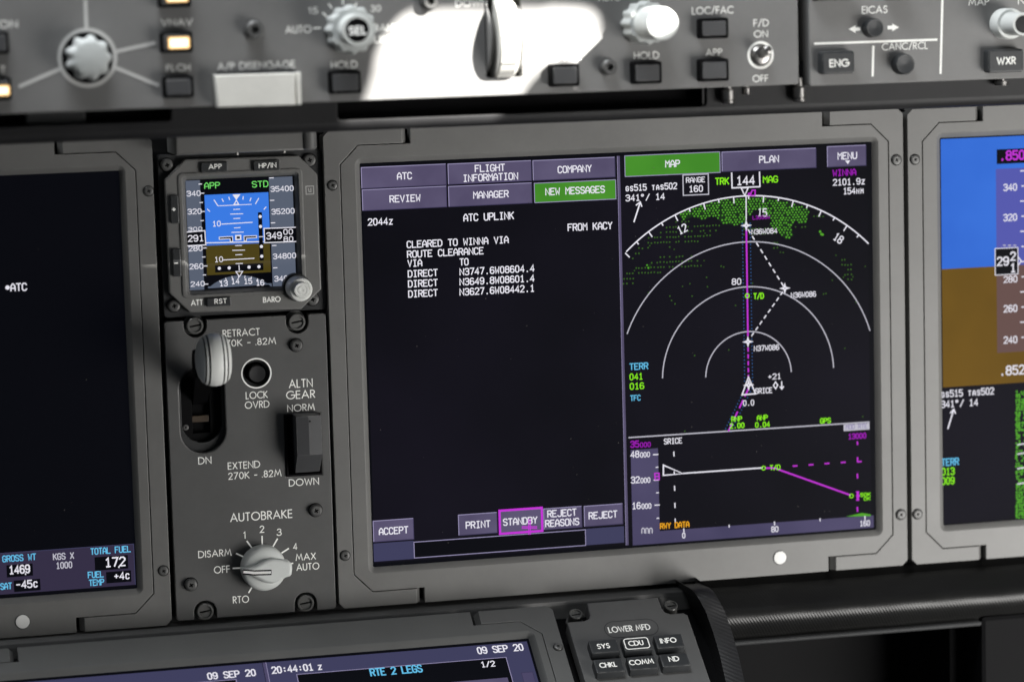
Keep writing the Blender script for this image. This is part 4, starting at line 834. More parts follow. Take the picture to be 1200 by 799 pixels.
mb = MB(); mb.hull(vs, [(3, 4, 1, 0), (4, 5, 2, 1), (6, 8, 10, 3, 0), (7, 2, 5, 11, 9), (0, 1, 2, 7, 6), (3, 10, 11, 5, 4), (10, 8, 9, 11)], 'keycap'); tg = mb.build('switch_paddle', T, smooth=10)
mb = MB(); mb.poly(circ(P0.px(363.2, 493.5, zf_), .00055, 10), zf_ + .0001, 'black'); mb.build('paddle_dimple', T, tg)
# autobrake knob
kb = P0.px(307.6, 663.4, 0); R_ = 26.4 * k; mb = MB()
mb.lathe(kb, [(R_ * 1.0, .0006), (R_ * 1.0, .004), (R_ * .985, .0068), (R_ * .94, .0082), (R_ * .8, .0094), (R_ * .5, .0102), (0, .0104)], 'knob', 56); kn = mb.build('autobrake_knob', T)
zg_ = .0140
gr = [P0.px(*c5(X, Y), zg_) for X, Y in ((568, 474), (600, 466), (650, 452), (690, 430), (730, 412), (765, 407), (820, 414), (868, 428), (884, 442), (886, 470), (882, 505), (872, 518), (845, 526), (815, 545), (785, 560), (755, 566), (715, 560), (675, 540), (635, 518), (600, 505), (568, 500))]
mb = MB(); mb.plate([gr], .005, zg_, .0016, 'knob'); mb.build('grip', T, kn, smooth=50)
mb = MB(); pts = [P0.px(*c5(X, Y), zg_) for X, Y in ((572, 488), (640, 494), (748, 491))]
mb.line(pts, 6.4 * k, zg_ + .00005, 'black', ext=.0003); mb.line(pts, 3.0 * k, zg_ + .0001, 'plain'); mb.build('pointer_line', T, kn)

# ====================================================== glareshield and panels
a = P1.px(-330, 110); yb_ = (P1.px(0, 131)[1] + P1.px(930, 102.5)[1]) / 2; ytop = P1.px(500, -120)[1]
xL = P1.px(-330, 60)[0]; xM = (P1.px(937.5, 0)[0] + P1.px(934, 100)[0]) / 2
T = thing('mode_control_panel', 'grey glareshield panel with thumbwheel, round knobs and amber lit keys', 'panel', P1, ((xL + xM) / 2, yb_))
L = lambda *a, **kw: label_text(T, P1, *a, **kw)
m1 = P1.scale(500, 60)
whc = P1.px(590, 45); wsl = rrect(whc[0] - .0098, whc[1] - .0205, whc[0] + .0098, whc[1] + .0205, .001)
mb = MB(); mb.plate([rrect(xL, yb_, xM, ytop, .0015), wsl], -.02, 0, .0008, 'mcp', hbev=.0002); mb.rect(wsl[0][0] - .02, whc[1] - .022, whc[0] + .01, whc[1] + .022, -.0195, 'black'); mb.build('face_plate', T)
def mkey(x0, y0, x1, y1, lit=None, tx=None, h=.0062, cap='keycap', T=None, fr=None):
    fr = fr or P1; a = fr.px(x0, y0, h); b = fr.px(x1, y1, h); mb = MB(); mb.box(a[0], b[1], b[0], a[1], -.001, h - .0006, .0005, 'black', .0012)
    i = .0016; mb.box(a[0] + i, b[1] + i, b[0] - i, a[1] - i, h - .002, h, .0004, cap, .0008); k_ = mb.build('push_button', T)
    if lit:
        p_ = fr.px(lit[0], lit[1], h); r_ = fr.px(lit[2], lit[3], h); mb = MB(); mb.box(p_[0], r_[1], r_[0], p_[1], h - .001, h + .0004, .0002, 'lamp', .0008)
        mb.box(p_[0] + .0009, r_[1] + .0009, r_[0] - .0009, p_[1] - .0009, h, h + .00055, .0001, 'lampw', .0006); mb.build('light_bar', T, k_)
    if tx: label_text(T, fr, tx[0], *tx[1:], z=h + .0001, parent=k_, wt=.17)
mkey(188, 38, 226.5, 61.5, (197, 44, 222.5, 57), T=T); mkey(191, 90, 228, 114.5, T=T); mkey(185.5, -16, 224.5, 8.5, (194.5, -10, 220.5, 2.4), T=T); mkey(-22, 38, 11.5, 63.5, T=T); mkey(-22, 92, 14.5, 117.5, (-14, 101, 11.5, 112), T=T)
mkey(386, 84, 424, 109.5, T=T); mkey(645, 76, 680, 101, T=T); mkey(741.5, 73, 776.5, 98, T=T); mkey(820, 22, 854.5, 45, T=T); mkey(820, 70, 855, 95, T=T)
L('ON', -1, 33.4, 21, 33, 9); L('VNAV', 189, 31.5, 226, 30, 8.4); L('FLCH', 195, 84.5, 223, 83.4, 8.4); L('T', 0.5, 86, 7, 86, 8.4); L('A/P DISENGAGE', 255, 83.5, 346, 79.5, 9)
L('HOLD', 388, 81.4, 419, 80, 9); L('AUTO', 334.5, 40, 365, 38.6, 9); L('BANK', 438.5, 37.5, 467, 36, 8.6); L('LIMIT', 439, 51, 466, 49.5, 8.6); L('15', 361.5, 17, 372.5, 16.6, 8); L('30', 434.5, 14.5, 446.5, 14, 8)
L('DOWN', 534, 9, 571, 7, 8.4); L('V/S-FPA', 636, 73, 681, 70.4, 8.6); L('HOLD', 743, 70.4, 772.5, 69, 9); L('LOC/FAC', 811, 18, 859.5, 16, 9); L('APP', 827, 66.5, 846.5, 65.6, 8.6); L('F/D', 883, 32, 901, 31, 8.6); L('ON', 883.5, 44.5, 900, 44, 8.4); L('OFF', 882, 96.8, 900.5, 96, 8.4); L('AUTO', 701, 2, 728, 1, 8.6)
mb = MB(); rc = P1.px(102.5, 68)
mb.plate([circ(rc, 33.2 * m1, 56), circ(rc, 29 * m1, 56)], 0.00005, .00025, 0, 'dimwhite')
for a, b in (((100, 0), (101.2, 34)), ((135, 61), (182, 50.5)), ((134, 79), (186, 100.5)), ((73, 80), (22, 102))): pline(mb, P1, [a, b], 4.4, .00015, 'dimwhite')
mb.build('guide_lines', T)
mb = MB(); mb.lathe(rc, [(28 * m1, .00005), (28 * m1, .0004), (24 * m1, .0008)], 'black', 48); mb.lathe(rc, [(23.8 * m1, .0005), (23.6 * m1, .008), (22.8 * m1, .0125), (21.4 * m1, .0150), (19 * m1, .0164), (14 * m1, .0170), (0, .0172)], 'knobd', 90, lobes=9, amp=2.2 * m1); mb.build('scalloped_knob', T)
bc = P1.px(408, 34.8); mb = MB(); mb.lathe(bc, [(26.5 * m1, .0003), (26.5 * m1, .012), (25.4 * m1, .0145), (24.5 * m1, .015), (18 * m1, .0152)], 'knobd', 96, lobes=12, amp=1.5 * m1)
mb.lathe(bc, [(18 * m1, .0148), (17.6 * m1, .0245), (16.8 * m1, .0256), (13.6 * m1, .0256), (13.3 * m1, .0245)], 'knob', 48); sk = mb.build('selector_knob', T)
mb = MB(); mb.lathe(bc, [(13.2 * m1, .0225), (13.2 * m1, .0252), (12.6 * m1, .0258), (0, .0259)], 'black', 40); text(mb, P1, 'SEL', 408.6, 41.6, 430.2, 41, 10.5, .0261, 'lit', 'f', .2); mb.build('select_button', T, sk)
mb = MB()
for a, b in (((367, 33.5), (376, 33)), ((378, 15), (383, 20)), ((385, 5), (389, 10)), ((402, -1), (402, 6)), ((418, 4), (415, 10))): pline(mb, P1, [a, b], 1.8, .00012, 'white')
mb.build('dial_ticks', T)
bc = P1.px(751.5, 27); mb = MB(); mb.lathe(bc, [(24.2 * m1, .0003), (24.2 * m1, .013), (23.2 * m1, .0158), (17 * m1, .016)], 'knobd', 96, lobes=12, amp=1.4 * m1); mb.lathe(bc, [(19.4 * m1, .0158), (19.0 * m1, .038), (18 * m1, .0402), (0, .0405)], 'knob', 48); mb.build('selector_knob', T)
def hexpost(x, y, rpx):
    c = P1.px(x, y, .004); mb = MB(); r = rpx * m1; mb.lathe(c, [(r * 1.2, .00005), (r * 1.2, .0008), (r, .001), (r, .0052), (r * .82, .006), (r * .45, .006), (r * .4, .0035)], 'gun', 32); mb.lathe(c, [(r * .42, .003), (0, .0031)], 'black', 20); mb.build('screw', T)
hexpost(298.5, 35, 10); hexpost(714, 79, 9); hexpost(504, 2, 9)
mb = MB(); wz = -.005; wr = .0212
pf = [(0, -.0052), (wr - .001, -.0052), (wr, -.0042), (wr, .0042), (wr - .001, .0052), (0, .0052)]
mb.lathe(whc, pf, 'ivory', 64, 'x', cz=wz)
for t in (-38, 2, 40):
    a = math.radians(90 - t); yy = whc[1] + (wr + .0001) * math.cos(a); zz = wz + (wr + .0001) * math.sin(a); mb.add([(whc[0] - .0045, yy - .0004, zz - .0002), (whc[0] + .0045, yy - .0004, zz - .0002), (whc[0] + .0045, yy + .0004, zz + .00025), (whc[0] - .0045, yy + .0004, zz + .00025)], [(0, 1, 2, 3)], 'dark')
wh = mb.build('thumbwheel', T)
for sx in (-1, 1):
    mb = MB(); c = (whc[0] + sx * .0084, whc[1]); mb.lathe(c, [(0, -.0007), (.0178, -.0007), (.0183, -.0002), (.0183, .0002), (.0178, .0007), (0, .0007)], 'mcp', 56, 'x', cz=-.009); mb.build('wheel_guard', T)
# autopilot disengage bar
hz = .009; bar = [P1.px(x, y, hz) for x, y in ((252, 88.5), (353, 85.2), (354, 123), (255.6, 126.2))]
lerp = lambda a, b, t: (a[0] + (b[0] - a[0]) * t, a[1] + (b[1] - a[1]) * t)
mb = MB()
for t0, t1, hz_ in ((0, .925, hz), (.94, 1, hz - .0008)): mb.plate([[lerp(bar[0], bar[1], t0), lerp(bar[0], bar[1], t1), lerp(bar[3], bar[2], t1), lerp(bar[3], bar[2], t0)]], -.001, hz_, .0008, 'ivory')
mb.box(bar[0][0] + .002, bar[0][1] - .0004, bar[1][0] - .002, bar[0][1] + .0016, -.001, hz * .55, .0003, 'dark'); mb.build('disengage_bar', T)
# flight director switch
fc = P1.px(891.2, 65); mb = MB(); mb.plate([circ(fc, 16.4 * m1, 48), circ(fc, 13.2 * m1, 48)], .00004, .0003, 0, 'white'); mb.build('switch_ring', T)
mb = MB(); mb.lathe(fc, [(12 * m1, .00005), (12 * m1, .001), (9.4 * m1, .0026), (6.4 * m1, .003)], 'steel', 40)
d0 = Vector((fc[0], fc[1], .002)); d1 = Vector((fc[0] + .0002, fc[1] + .0035, .013)); n = 20; vs = []; ax = (d1 - d0).normalized(); u = ax.orthogonal().normalized(); v = ax.cross(u)
for f_, r in ((0, .0018), (.75, .0023), (.95, .0021), (1, .0012)):
    for i in range(n): p_ = d0.lerp(d1, f_) + (u * math.cos(2 * math.pi * i / n) + v * math.sin(2 * math.pi * i / n)) * r; vs.append(tuple(p_))
mb.add(vs, [(r * n + i, r * n + (i + 1) % n, (r + 1) * n + (i + 1) % n, (r + 1) * n + i) for r in range(3) for i in range(n)] + [tuple(range(3 * n, 4 * n))], 'steel'); mb.build('toggle_switch', T)
def thumbscrew(T, x, y0, y1, rpx, z=-.006):
    r = rpx * m1; a = P1.px(x, y0, z); b = P1.px(x, y1, z); hgt = a[1] - b[1]; mb = MB()
    mb.lathe((a[0], b[1]), [(0, 0), (r * .8, 0), (r, hgt * .08), (r, hgt * .2), (r * .86, hgt * .24), (r * .86, hgt * .3), (r, hgt * .34), (r, hgt * .95), (r * .6, hgt * 1.05), (r * .6, hgt * 1.6)], 'steel', 36, 'y', cz=z); mb.build('thumbscrew', T)
thumbscrew(T, 853, 105, 122, 8); thumbscrew(T, 874.5, 103, 111, 5, -.010); thumbscrew(T, 936.4, 102, 119.5, 8)
# display select panel on the right
xE = (P1.px(948.2, 0)[0] + P1.px(948, 100)[0]) / 2; yE = (P1.px(950, 101)[1] + P1.px(1198, 92.3)[1]) / 2; xR = P1.px(1640, 60)[0]
T = thing('display_select_panel', 'grey glareshield panel with arrows and square ENG and WXR keys', 'panel', P1, ((xE + xR) / 2, yE))
mb = MB(); mb.box(xE, yE, xR, ytop, -.02, 0, .0008, 'mcp', .0015); mb.build('face_plate', T)
L = lambda *a, **kw: label_text(T, P1, *a, **kw)
L('EICAS', 1010, 16.8, 1040, 15.6, 9); L('CANC/RCL', 1033.6, 59.8, 1087.4, 57.6, 8.6); L('MAP', 1135, 7.4, 1159, 6.4, 8.6); L('N', 1193, 5.6, 1201, 5.4, 8.6)
mb = MB()
for pts, w_ in ((((954, 51.6), (1098.5, 46.8)), 2.6), (((1104.6, -10), (1102.2, 87)), 2.6), (((1023.5, 54), (1022.6, 90)), 2.6)): pline(mb, P1, pts, w_, .00012, 'white')
mb.build('border_lines', T)
mb = MB()
for pts in (((994.5, 34.5), (1002.5, 30), (1002.5, 32.4), (1008, 32.2), (1008, 36.4), (1002.5, 36.6), (1002.5, 39)), ((1053.5, 32.3), (1045.5, 28), (1045.5, 30.4), (1040, 30.6), (1040, 34.8), (1045.5, 34.6), (1045.5, 37))): mb.poly([P1.px(*p) for p in pts], .00012, 'white')
mb.build('arrow_marks', T)
def rbutton(x, y, rpx):
    c = P1.px(x, y, .006); r = rpx * m1; mb = MB(); mb.lathe(c, [(r * 1.08, .00005), (r * 1.06, .001), (r, .0015), (r, .0056), (r * .9, .0064), (r * .4, .0062), (0, .0060)], 'key', 40); mb.build('round_button', T)
rbutton(1025.5, 33.2, 11); rbutton(1061, 75.6, 12)
def ekey(x0, y0, x1, y1, tx):
    h = .0065; a = P1.px(x0, y0, h); b = P1.px(x1, y1, h); mb = MB(); mb.box(a[0], b[1], b[0], a[1], -.001, h, .0011, 'key', .0016); k_ = mb.build('push_button', T); label_text(T, P1, *tx, z=h + .0001, parent=k_, wt=.17)
ekey(963, 61, 1002, 86.4, ('ENG', 972, 79.4, 995, 78.4, 9.4)); ekey(1158, 58.8, 1200, 84.6, ('WXR', 1168, 76.6, 1190.5, 75.6, 9.4)); ekey(955, -20, 1000, .6, ('SYS', 968, -6, 988, -6.6, 9.4)) ; ekey(1040, -20, 1062, .2, ('CDU', 1043, -6, 1060, -6.6, 9))
kc_ = P1.px(1176, 28); mb = MB(); mb.lathe(kc_, [(18.4 * m1, .0003), (18.4 * m1, .0095), (17.4 * m1, .0105), (10 * m1, .0106)], 'knob', 56); mb.lathe(kc_, [(14 * m1, .0102), (13.6 * m1, .026), (13 * m1, .027), (10.5 * m1, .027), (10.2 * m1, .0262)], 'knob', 44); kk = mb.build('range_knob', T)
mb = MB(); mb.lathe(kc_, [(10.2 * m1, .025), (10.2 * m1, .0265), (9.6 * m1, .0272), (0, .0273)], 'darker', 36); mb.build('knob_button', T, kk)
mb = MB(); pline(mb, P1, [(1176.6, 23), (1177, 32)], 2, .0108, 'dark'); mb.build('pointer_line', T, kk)
thumbscrew(T, 1173.5, 95, 100.5, 8.5)
# glareshield lip under both panels
T = thing('glareshield', 'long dark glareshield lip with a black slot, over the screens', 'glareshield', P1, ((xL + xR) / 2, yb_ - .01))
zl = -.010
yl = lambda x, y: P1.px(x, y, zl)[1]
ylow = (yl(600, 138) + yl(1050, 120)) / 2 + .0016
s1 = rrect(P1.px(395, 120, zl)[0], (yl(600, 131.5) + yl(826, 126.5)) / 2, P1.px(828, 120, zl)[0], yb_ + .003, .0022)
s0 = rrect(P1.px(-310, 120, zl)[0], (yl(0, 149) + yl(200, 142)) / 2 , P1.px(200, 120, zl)[0], yb_ + .003, .0015)
mb = MB(); mb.plate([rrect(xL, ylow, xR, yb_ + .012), s1, s0], zl - .004, zl, 0, 'darker', hbev=.0006)
for sl_ in (s1, s0):
    xs = [p[0] for p in sl_]; ys = [p[1] for p in sl_]; mb.rect(min(xs) - .002, min(ys) - .002, max(xs) + .002, max(ys) + .002, zl - .014, 'black')
o = mb.build('lip_plate', T)
n = 12; prof = [(ylow, zl)] + [(ylow - .0055 * math.sin(math.pi / 2 * i / n), zl - .0055 + .0055 * math.cos(math.pi / 2 * i / n)) for i in range(1, n + 1)] + [(ylow - .0055, -.10)]
vs = []; fs = []
for x in (xL, xR):
    vs += [(x, y, z) for y, z in prof]
m_ = len(prof)
for i in range(m_ - 1): fs.append((i, i + 1, m_ + i + 1, m_ + i))
mb = MB(); mb.add(vs, fs, 'darker'); mb.build('rolled_edge', T, smooth=60)
a = P1.px(30, 130, zl - .008); b = P1.px(100, 141, zl - .008); mb = MB(); mb.box(a[0], b[1] - .002, b[0], b[1] + .008, zl - .013, zl - .006, .0006, 'dark'); mb.build('slot_bracket', T)
mb = MB(); mb.box(xL, yb_ + .012, xR, ytop + .02, -.10, -.021, .001, 'darker'); mb.build('hood', T)

# block over the standby display
x0, y1_ = P0.px(206, 140, .03); x1, y0_ = P0.px(374, 176, .03)
T = thing('cover_block', 'dark plain cover block directly above the small standby instrument', 'cover', P0, ((x0 + x1) / 2, y0_))
mb = MB(); mb.box(x0, y0_, x1 - .005, y1_ + .02, -.013, .026, .0012, 'bezel'); mb.build('cover_face', T)
mb = MB(); mb.lathe((x1 - .0045, y0_), [(0, 0), (.003, 0), (.0042, .001), (.0042, .036), (0, .036)], 'sill', 32, 'y', cz=.024); mb.build('rounded_edge', T)
mb = MB(); mb.lathe((P0.px(276, 177, .02)[0], y0_ - .0012), [(0, 0), (.0012, 0), (.0012, .002), (0, .002)], 'steel', 16, 'y', cz=.024); mb.lathe((P0.px(331, 176, .02)[0], y0_ - .0012), [(0, 0), (.0012, 0), (.0012, .002), (0, .002)], 'steel', 16, 'y', cz=.024); mb.build('latch_pins', T)

# ============================================================ pedestal (lower)
def P2c(pts, h=0.0): return [P2.px(x, y, h) for x, y in pts]
zG2 = -.003
lt = P2c([(300, 737.5), (646, 707.5)]); yT = (lt[0][1] + lt[1][1]) / 2
xr_ = (P2.px(649.5, 712)[0] + P2.px(671, 799)[0]) / 2
st = P2c([(240, 781), (430, 763), (620, 745)], zG2); ySt = sum(p[1] for p in st) / 3
xs_ = (P2.px(620.6, 746, zG2)[0] + P2.px(632.5, 799, zG2)[0]) / 2
xleft = P2.px(-5, 790)[0] - .035; xw = P2.px(33, 770)[0]
LO2 = (xleft, yT - .25, xr_, yT); LS2 = (xleft + .02, ySt - .2, xs_, ySt)
T = thing('lower_display', 'lower pedestal screen showing RTE 2 LEGS, in a grey frame along the bottom', 'display', P2, ((LO2[0] + LO2[2]) / 2, LO2[1]))
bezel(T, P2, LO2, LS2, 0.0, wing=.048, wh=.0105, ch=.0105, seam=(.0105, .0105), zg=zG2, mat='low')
screw(T, P2, 654, 758, 5.2)
mb = MB(); mb.box(LS2[0] - .004, LS2[1] - .004, LS2[2] + .004, LS2[3] + .004, zG2 - .002, zG2, 0, 's_black2'); scr = mb.build('screen', T)
y_h = P2.px(600, 752.5, zG2)[1]
mb = MB(); mb.rect(LS2[0], LS2[1], LS2[2] - .0015, y_h, Z1, 's_bar'); mb.build('header_band', T, scr)
xd = (P2.px(309.5, 777, Z1)[0] + P2.px(314, 799, Z1)[0]) / 2
mb = MB(); a = P2.px(348, 791.5, Z2); b = P2.px(593, 768, Z2); c = P2.px(600.7, 799, Z2); ytp = (a[1] + b[1]) / 2
mb.rect(a[0], LS2[1], (b[0] + c[0]) / 2, ytp, Z2, 's_black2'); outline(mb, (a[0], LS2[1], (b[0] + c[0]) / 2, ytp), .0004, Z3, 's_edge')
e2 = P2.px(277, 798, Z2); mb.rect(LS2[0] + .003, LS2[1], e2[0], ytp, Z2, 's_black2'); outline(mb, (LS2[0] + .003, LS2[1], e2[0], ytp), .0004, Z3, 's_edge'); mb.build('page_field', T, scr)
mb = MB(); mb.rect(xd - .001, LS2[1], xd + .001, y_h, Z2, 's_bar2'); mb.line([(xd - .001, LS2[1]), (xd - .001, y_h)], .0003, Z3, 's_black2'); mb.line([(xd + .001, LS2[1]), (xd + .001, y_h)], .0003, Z3, 's_edge'); mb.build('divider_bar', T, scr)
N2 = lambda *a, **k_: note(T, P2, scr, *a, **k_)
N2('09 SEP 20', 243.4, 796.5, 300.6, 791, 8.4, z=Z4); N2('20:44:01', 319, 789.5, 368, 784.8, 8.6, z=Z4); N2('z', 372.6, 784.8, 378.6, 784.2, 8, z=Z4); N2('RTE 2 LEGS', 434.5, 792.4, 496, 786.8, 9.4, 's_cyan', z=Z4); N2('1/2', 564.3, 781.8, 581, 780.2, 7.0, z=Z4); N2('09 SEP 20', 560, 766.4, 614.5, 761.6, 8.6, z=Z4)
mb = MB(); a = P2.px(611, 788, Z3); mb.rect(a[0], a[1] - .03, a[0] + .0065, a[1], Z3, 's_bar2'); outline(mb, (a[0], a[1] - .03, a[0] + .0065, a[1]), .0004, Z4, 's_keyd'); mb.build('soft_key', T, scr)
a = P2.px(528, 797.5, Z3); b = P2.px(595, 794.5, Z3); mb = MB(); mb.rect(a[0], a[1] - .006, b[0], (a[1] + b[1]) / 2, Z3, 's_key'); mb.build('soft_key', T, scr)

# keypad
T = thing('key_panel', 'small grey pedestal panel with six black keys under LOWER MFD', 'panel', P2, P2.px(750, 790))
kl = (P2.px(666, 728)[0] + P2.px(684, 799)[0]) / 2; kr = (P2.px(806.5, 718)[0] + P2.px(831.6, 799)[0]) / 2
kt = (P2.px(689.5, 706)[1] + P2.px(770, 699.5)[1]) / 2; ks = (P2.px(664.8, 728)[1] + P2.px(806, 717.5)[1]) / 2; n1 = P2.px(689.6, 715)[0]; n2 = P2.px(774.5, 708)[0]
mb = MB(); mb.plate([[(kl, kt - .16), (kr, kt - .16), (kr, ks - .002), (kr - .002, ks), (n2 + .004, ks), (n2 + .0012, ks + .0014), (n2, ks + .004), (n2 - .0004, kt), (n1 + .0004, kt), (n1, ks + .004), (n1 - .0012, ks + .0014), (n1 - .004, ks), (kl + .001, ks), (kl, ks - .001)]], -.008, 0, .0007, 'plate'); mb.build('face_plate', T)
for x, y in ((675, 718.4), (786.5, 708.4)): fastener(T, P2, x, y, 8.0, z=-.007, ang=.1)
label_text(T, P2, 'LOWER MFD', 714, 741.7, 763, 736.9, 7.2, .0003, wt=.15)
q6 = crop(640, 680, 5.4545)
a = P2.px(*q6(382, 340)); b = P2.px(*q6(705, 265)); h_ = .0062; cyp = P2.px(*q6(543, 305))[1]
mb = MB(); mb.line(rrect(a[0], cyp - h_, b[0], cyp + h_, h_ * .98, 8), .0004, .0001, 'dark', True); mb.build('label_outline', T)
def pkey(X0, Y0, X1, Y1, tx, TX0, TY0, TX1, TY1, ring=False):
    h = .0052; p_ = [q6(X0, Y0), q6(X1, Y0 - (X1 - X0) * .08), q6(X1, Y1), q6(X0, Y1 + (X1 - X0) * .08)]
    r = corners(P2, p_, h); mb = MB(); mb.box(r[0], r[1], r[2], r[3], -.001, h, .0009, 'key', .0008); k_ = mb.build('push_button', T)
    x0, y0 = q6(TX0, TY0); x1, y1 = q6(TX1, TY1); label_text(T, P2, tx, x0, y0, x1, y1, 6.2, h + .0001, wt=.17, parent=k_)
    if ring: c = corners(P2, [q6(500, 373), q6(652, 362), q6(658, 428), q6(506, 440)], h); mb = MB(); mb.line(rrect(*c, .0016), .0006, h + .0001, 'white', True); mb.build('ring_mark', T, k_)
pkey(280, 382, 462, 452, 'SYS', 330, 437, 412, 430); pkey(490, 364, 668, 438, 'CDU', 530, 418, 627, 411, True); pkey(698, 348, 876, 420, 'INFO', 733, 402, 838, 393)
pkey(311, 502, 494, 577, 'CHKL', 345, 558, 457, 549); pkey(524, 486, 706, 557, 'COMM', 535, 541, 692, 528); pkey(733, 468, 912, 539, 'ND', 788, 519, 855, 511)

# ---------------------------------------------------------- pedestal body, rail
T = solo(P2, P2.px(600, 790)); mb = MB(); mb.box(LO2[0] - .02, yT - .3, kr + .02, yT + .004, -.04, -.016, .001, 'black'); o = mb.build('pedestal', T); o['label'] = 'dark pedestal base around the lower screen and key panel'; o['category'] = 'pedestal'
T = solo(P0, P0.px(500, 730)); mb = MB(); a = P0.px(-150, 735, -.012); b = P0.px(830, 735, -.012)
vs = [(a[0], gp[1] - .0005, -.012), (b[0] - .002, gp[1] - .0005 + 0.0, -.012)]
ysl = min(gp[1], CO[1], LO[1]) - .0012; mb.box(a[0], ysl - .05, P0.px(818, 690)[0], ysl, -.013, .009, .003, 'sill'); o = mb.build('sill_strip', T); o['label'] = 'dark grey sill strip under the big screens, left of the pedestal key panel top'; o['category'] = 'trim strip'
# curved trim strip beside the keypad
pts = [(804, 684.5), (812, 690), (817, 695), (822, 703), (829, 716), (838, 741), (846, 769), (853, 800), (862, 845)]
T = solo(P0, P0.px(835, 740, .02)); mb = MB(); vs = []; fs = []
zz = [.010, .030, .036, .039, .041, .046, .056, .070, .090]
for (x, y), z in zip(pts, zz):
    l = P0.px(x - 2, y, z); r = P0.px(x + 19.5, y - 2.0, z); vs += [(l[0] - .001, l[1], z - .04), (l[0], l[1], z), ((l[0] + r[0]) / 2, (l[1] + r[1]) / 2, z + .0006), (r[0], r[1], z), (r[0] + .001, r[1], z - .04)]
for i in range(len(pts) - 1):
    for j in range(4): fs.append((i * 5 + j, i * 5 + j + 1, i * 5 + j + 6, i * 5 + j + 5))
mb.add(vs, fs, 'rib2'); o = mb.build('trim_strip', T, smooth=70); o['label'] = 'curved ribbed black trim strip right of the six key panel'; o['category'] = 'trim strip'
# padded bar and pocket
T = thing('padded_rail', 'black ribbed padded rail with a bright sheen under the right hand screens', 'rail', P0, P0.px(1020, 715, .03))
ra = P0.px(836, 728, .03); rb = P0.px(1290, 689, .03); yc = (P0.px(860, 724, .03)[1] + P0.px(1195, 695.5, .03)[1]) / 2
yc -= .0012; ht = CO[1] - yc - .0012
pf = [(ht, -.011), (ht - .0005, -.004), (ht - .004, .0005), (.0135, .0030), (.0095, .0065), (.0065, .0102), (.0040, .0140), (.0018, .0168), (-.0008, .0184), (-.0036, .0188), (-.0065, .0180), (-.0095, .0160), (-.0125, .0135), (-.0150, .0120), (-.0165, .0112)]
vs = []; fs = []; nx = 24; m_ = len(pf)
for i in range(nx + 1):
    x = ra[0] + (rb[0] - ra[0]) * i / nx; wob = .0003 * math.sin(i * 1.7) + .0002 * math.sin(i * .6)
    vs += [(x, yc + dy + wob * .6, z + wob) for dy, z in pf]
for i in range(nx):
    for k_ in range(m_ - 1): fs.append((i * m_ + k_, i * m_ + k_ + 1, (i + 1) * m_ + k_ + 1, (i + 1) * m_ + k_))
mb = MB(); mb.add(vs, fs, 'rib'); mb.build('padded_roll', T, smooth=80)
mb = MB(); yk = (P0.px(860, 660, -.01)[1] + P0.px(1190, 650, -.01)[1]) / 2; mb.box(ra[0], yc - .012, rb[0], CO[1] + .004, -.03, -.0125, .0005, 'black'); mb.build('back_panel', T)
T = thing('stowage_pocket', 'black open stowage recess with a thin grey lip below the padded rail', 'pocket', P0, P0.px(1010, 745, .01))
yp = (P0.px(856, 752.5, .016)[1] + P0.px(1155, 732, .016)[1]) / 2; xp0 = P0.px(835, 750, .016)[0]; xp1 = P0.px(1158, 735, .016)[0]; mb = None; xp2 = P0.px(1310, 735, .016)[0]
mb = MB(); mb.box(xp0, yp - .0014, xp1 - .004, yp + .0014, -.01, .0165, .0012, 'dark', .0012); mb.build('lip', T)
mb = MB(); mb.box(xp1 - .004, yp - .09, xp2, yp + .004, -.012, .0145, .003, 'black', .003); mb.build('side_wall', T)
xq = P0.px(1114, 745, -.01)[0]; mb = MB(); mb.box(xp0, yp - .09, xp2, yp + .003, -.085, -.08, 0, 'black'); mb.box(xq, yp - .09, xp1, yp - .0015, -.08, -.012, .001, 'black'); mb.build('recess', T)
mb = MB(); mb.lathe(P0.px(1151, 766, .0), [(.0022, -.012), (.0022, -.010), (.0016, -.0092), (0, -.009)], 'gun', 20); mb.build('rivet', T)

# ------------------------------------------------------------------- lights
w = bpy.data.worlds.new('World'); SC.world = w; w.use_nodes = True
w.node_tree.nodes['Background'].inputs['Color'].default_value = (0.85, 0.93, 1.0, 1); w.node_tree.nodes['Background'].inputs['Strength'].default_value = 0.062
def area_lamp(name, loc, target, size, sy, energy, color):
    d = bpy.data.lights.new(name, 'AREA'); d.shape = 'RECTANGLE'; d.size = size; d.size_y = sy; d.energy = energy; d.color = color
    o = bpy.data.objects.new(name, d); COL.objects.link(o); o.location = loc
    o.rotation_euler = (Vector(target) - Vector(loc)).to_track_quat('-Z', 'Y').to_euler(); return o
kl_ = area_lamp('window_light', (0.88, -0.80, -0.45), (0.55, 0, -0.32), 0.7, 0.7, 8.0, (1.0, 0.98, 0.95)); kl_.data.spread = math.radians(110)
area_lamp('overhead_fill', (-0.42, -0.33, 1.1), (-0.3, -0.14, 0.05), 1.0, 0.26, 27.0, (0.94, 0.97, 1.0))  # added fill lamp, brightens the glareshield panels from above
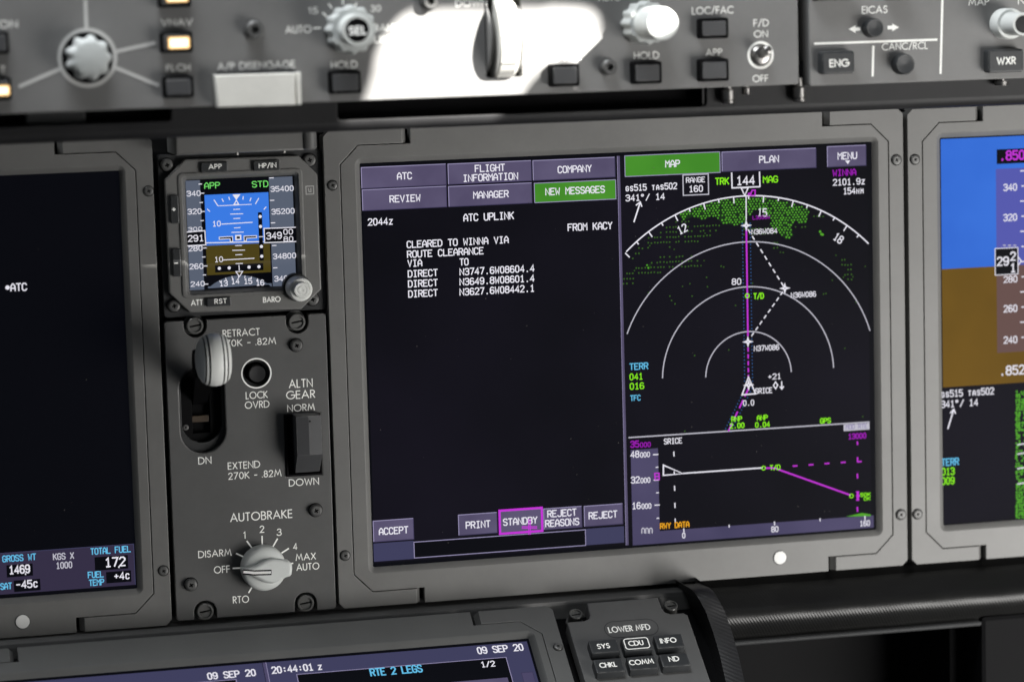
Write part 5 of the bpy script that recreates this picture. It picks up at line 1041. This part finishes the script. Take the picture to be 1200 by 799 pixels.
# sunlight as a spot lamp, masked by an added unseen plate
patch = [(424, 124), (430, 112), (437, 88), (441, 62), (452, 40), (466, 22), (480, 12.5), (520, 11), (580, 10.5), (630, 10), (645, 7), (680, 8.5), (693, 12), (700, 19), (703, 28), (703, 38), (714, 54), (718, 74), (705, 88), (693, 97), (682, 100), (673, 97), (667, 88), (667, 68), (650, 77), (636, 83), (624, 93), (615, 105), (607, 122), (602, 127), (520, 129), (430, 129)]
pc = P1.px(570, 60); PC = P1.world(pc[0], pc[1], 0)
sd = (P1.ex * .78 + P1.ey * .66 + P1.ez * 1.0).normalized()
SUN = PC + sd * 2.6
ld = bpy.data.lights.new('sun_beam', 'SPOT'); ld.energy = 2900; ld.spot_size = math.radians(9.0); ld.spot_blend = 0.0; ld.shadow_soft_size = 0.0045; ld.color = (1.0, 0.97, 0.92)
lo_ = bpy.data.objects.new('sun_beam', ld); COL.objects.link(lo_); lo_.location = SUN; lo_.rotation_euler = (-sd).to_track_quat('-Z', 'Y').to_euler()
wz_ = sd; wx_ = Vector((0, 0, 1)).cross(wz_).normalized(); wy_ = wz_.cross(wx_)
WC = PC + sd * 1.1
FW = Frame(WC, wx_, wy_, wz_); hl = []
for x, y in patch:
    q_ = P1.px(x, y); p_ = P1.world(q_[0], q_[1], 0); d = SUN - p_; t = (WC - p_).dot(wz_) / d.dot(wz_); h_ = p_ + d * t - WC; hl.append((h_.dot(wx_), h_.dot(wy_)))
T = solo(FW, (0, 0)); mb = MB(); mb.plate([rrect(-.16, -.16, .16, .16, .02), hl], -.004, .004, 0, 'dark'); o = mb.build('sun_gobo', T)  # added out of view, hole cut to the outline of the sun patch
o['label'] = 'dark unseen gobo plate, added to shape the sun patch on the glareshield'; o['category'] = 'light blocker'

# ------------------------------------------------------------------- lens
cd.dof.use_dof = True; fp = P0.px(470, 400); cd.dof.focus_distance = (P0.world(fp[0], fp[1], 0) - CAM).dot(CVZ); cd.dof.aperture_fstop = 4.7
SC.view_settings.view_transform = 'Standard'; SC.view_settings.look = 'None'; SC.view_settings.exposure = 0; SC.view_settings.gamma = 1
SC.cycles.use_denoising = True
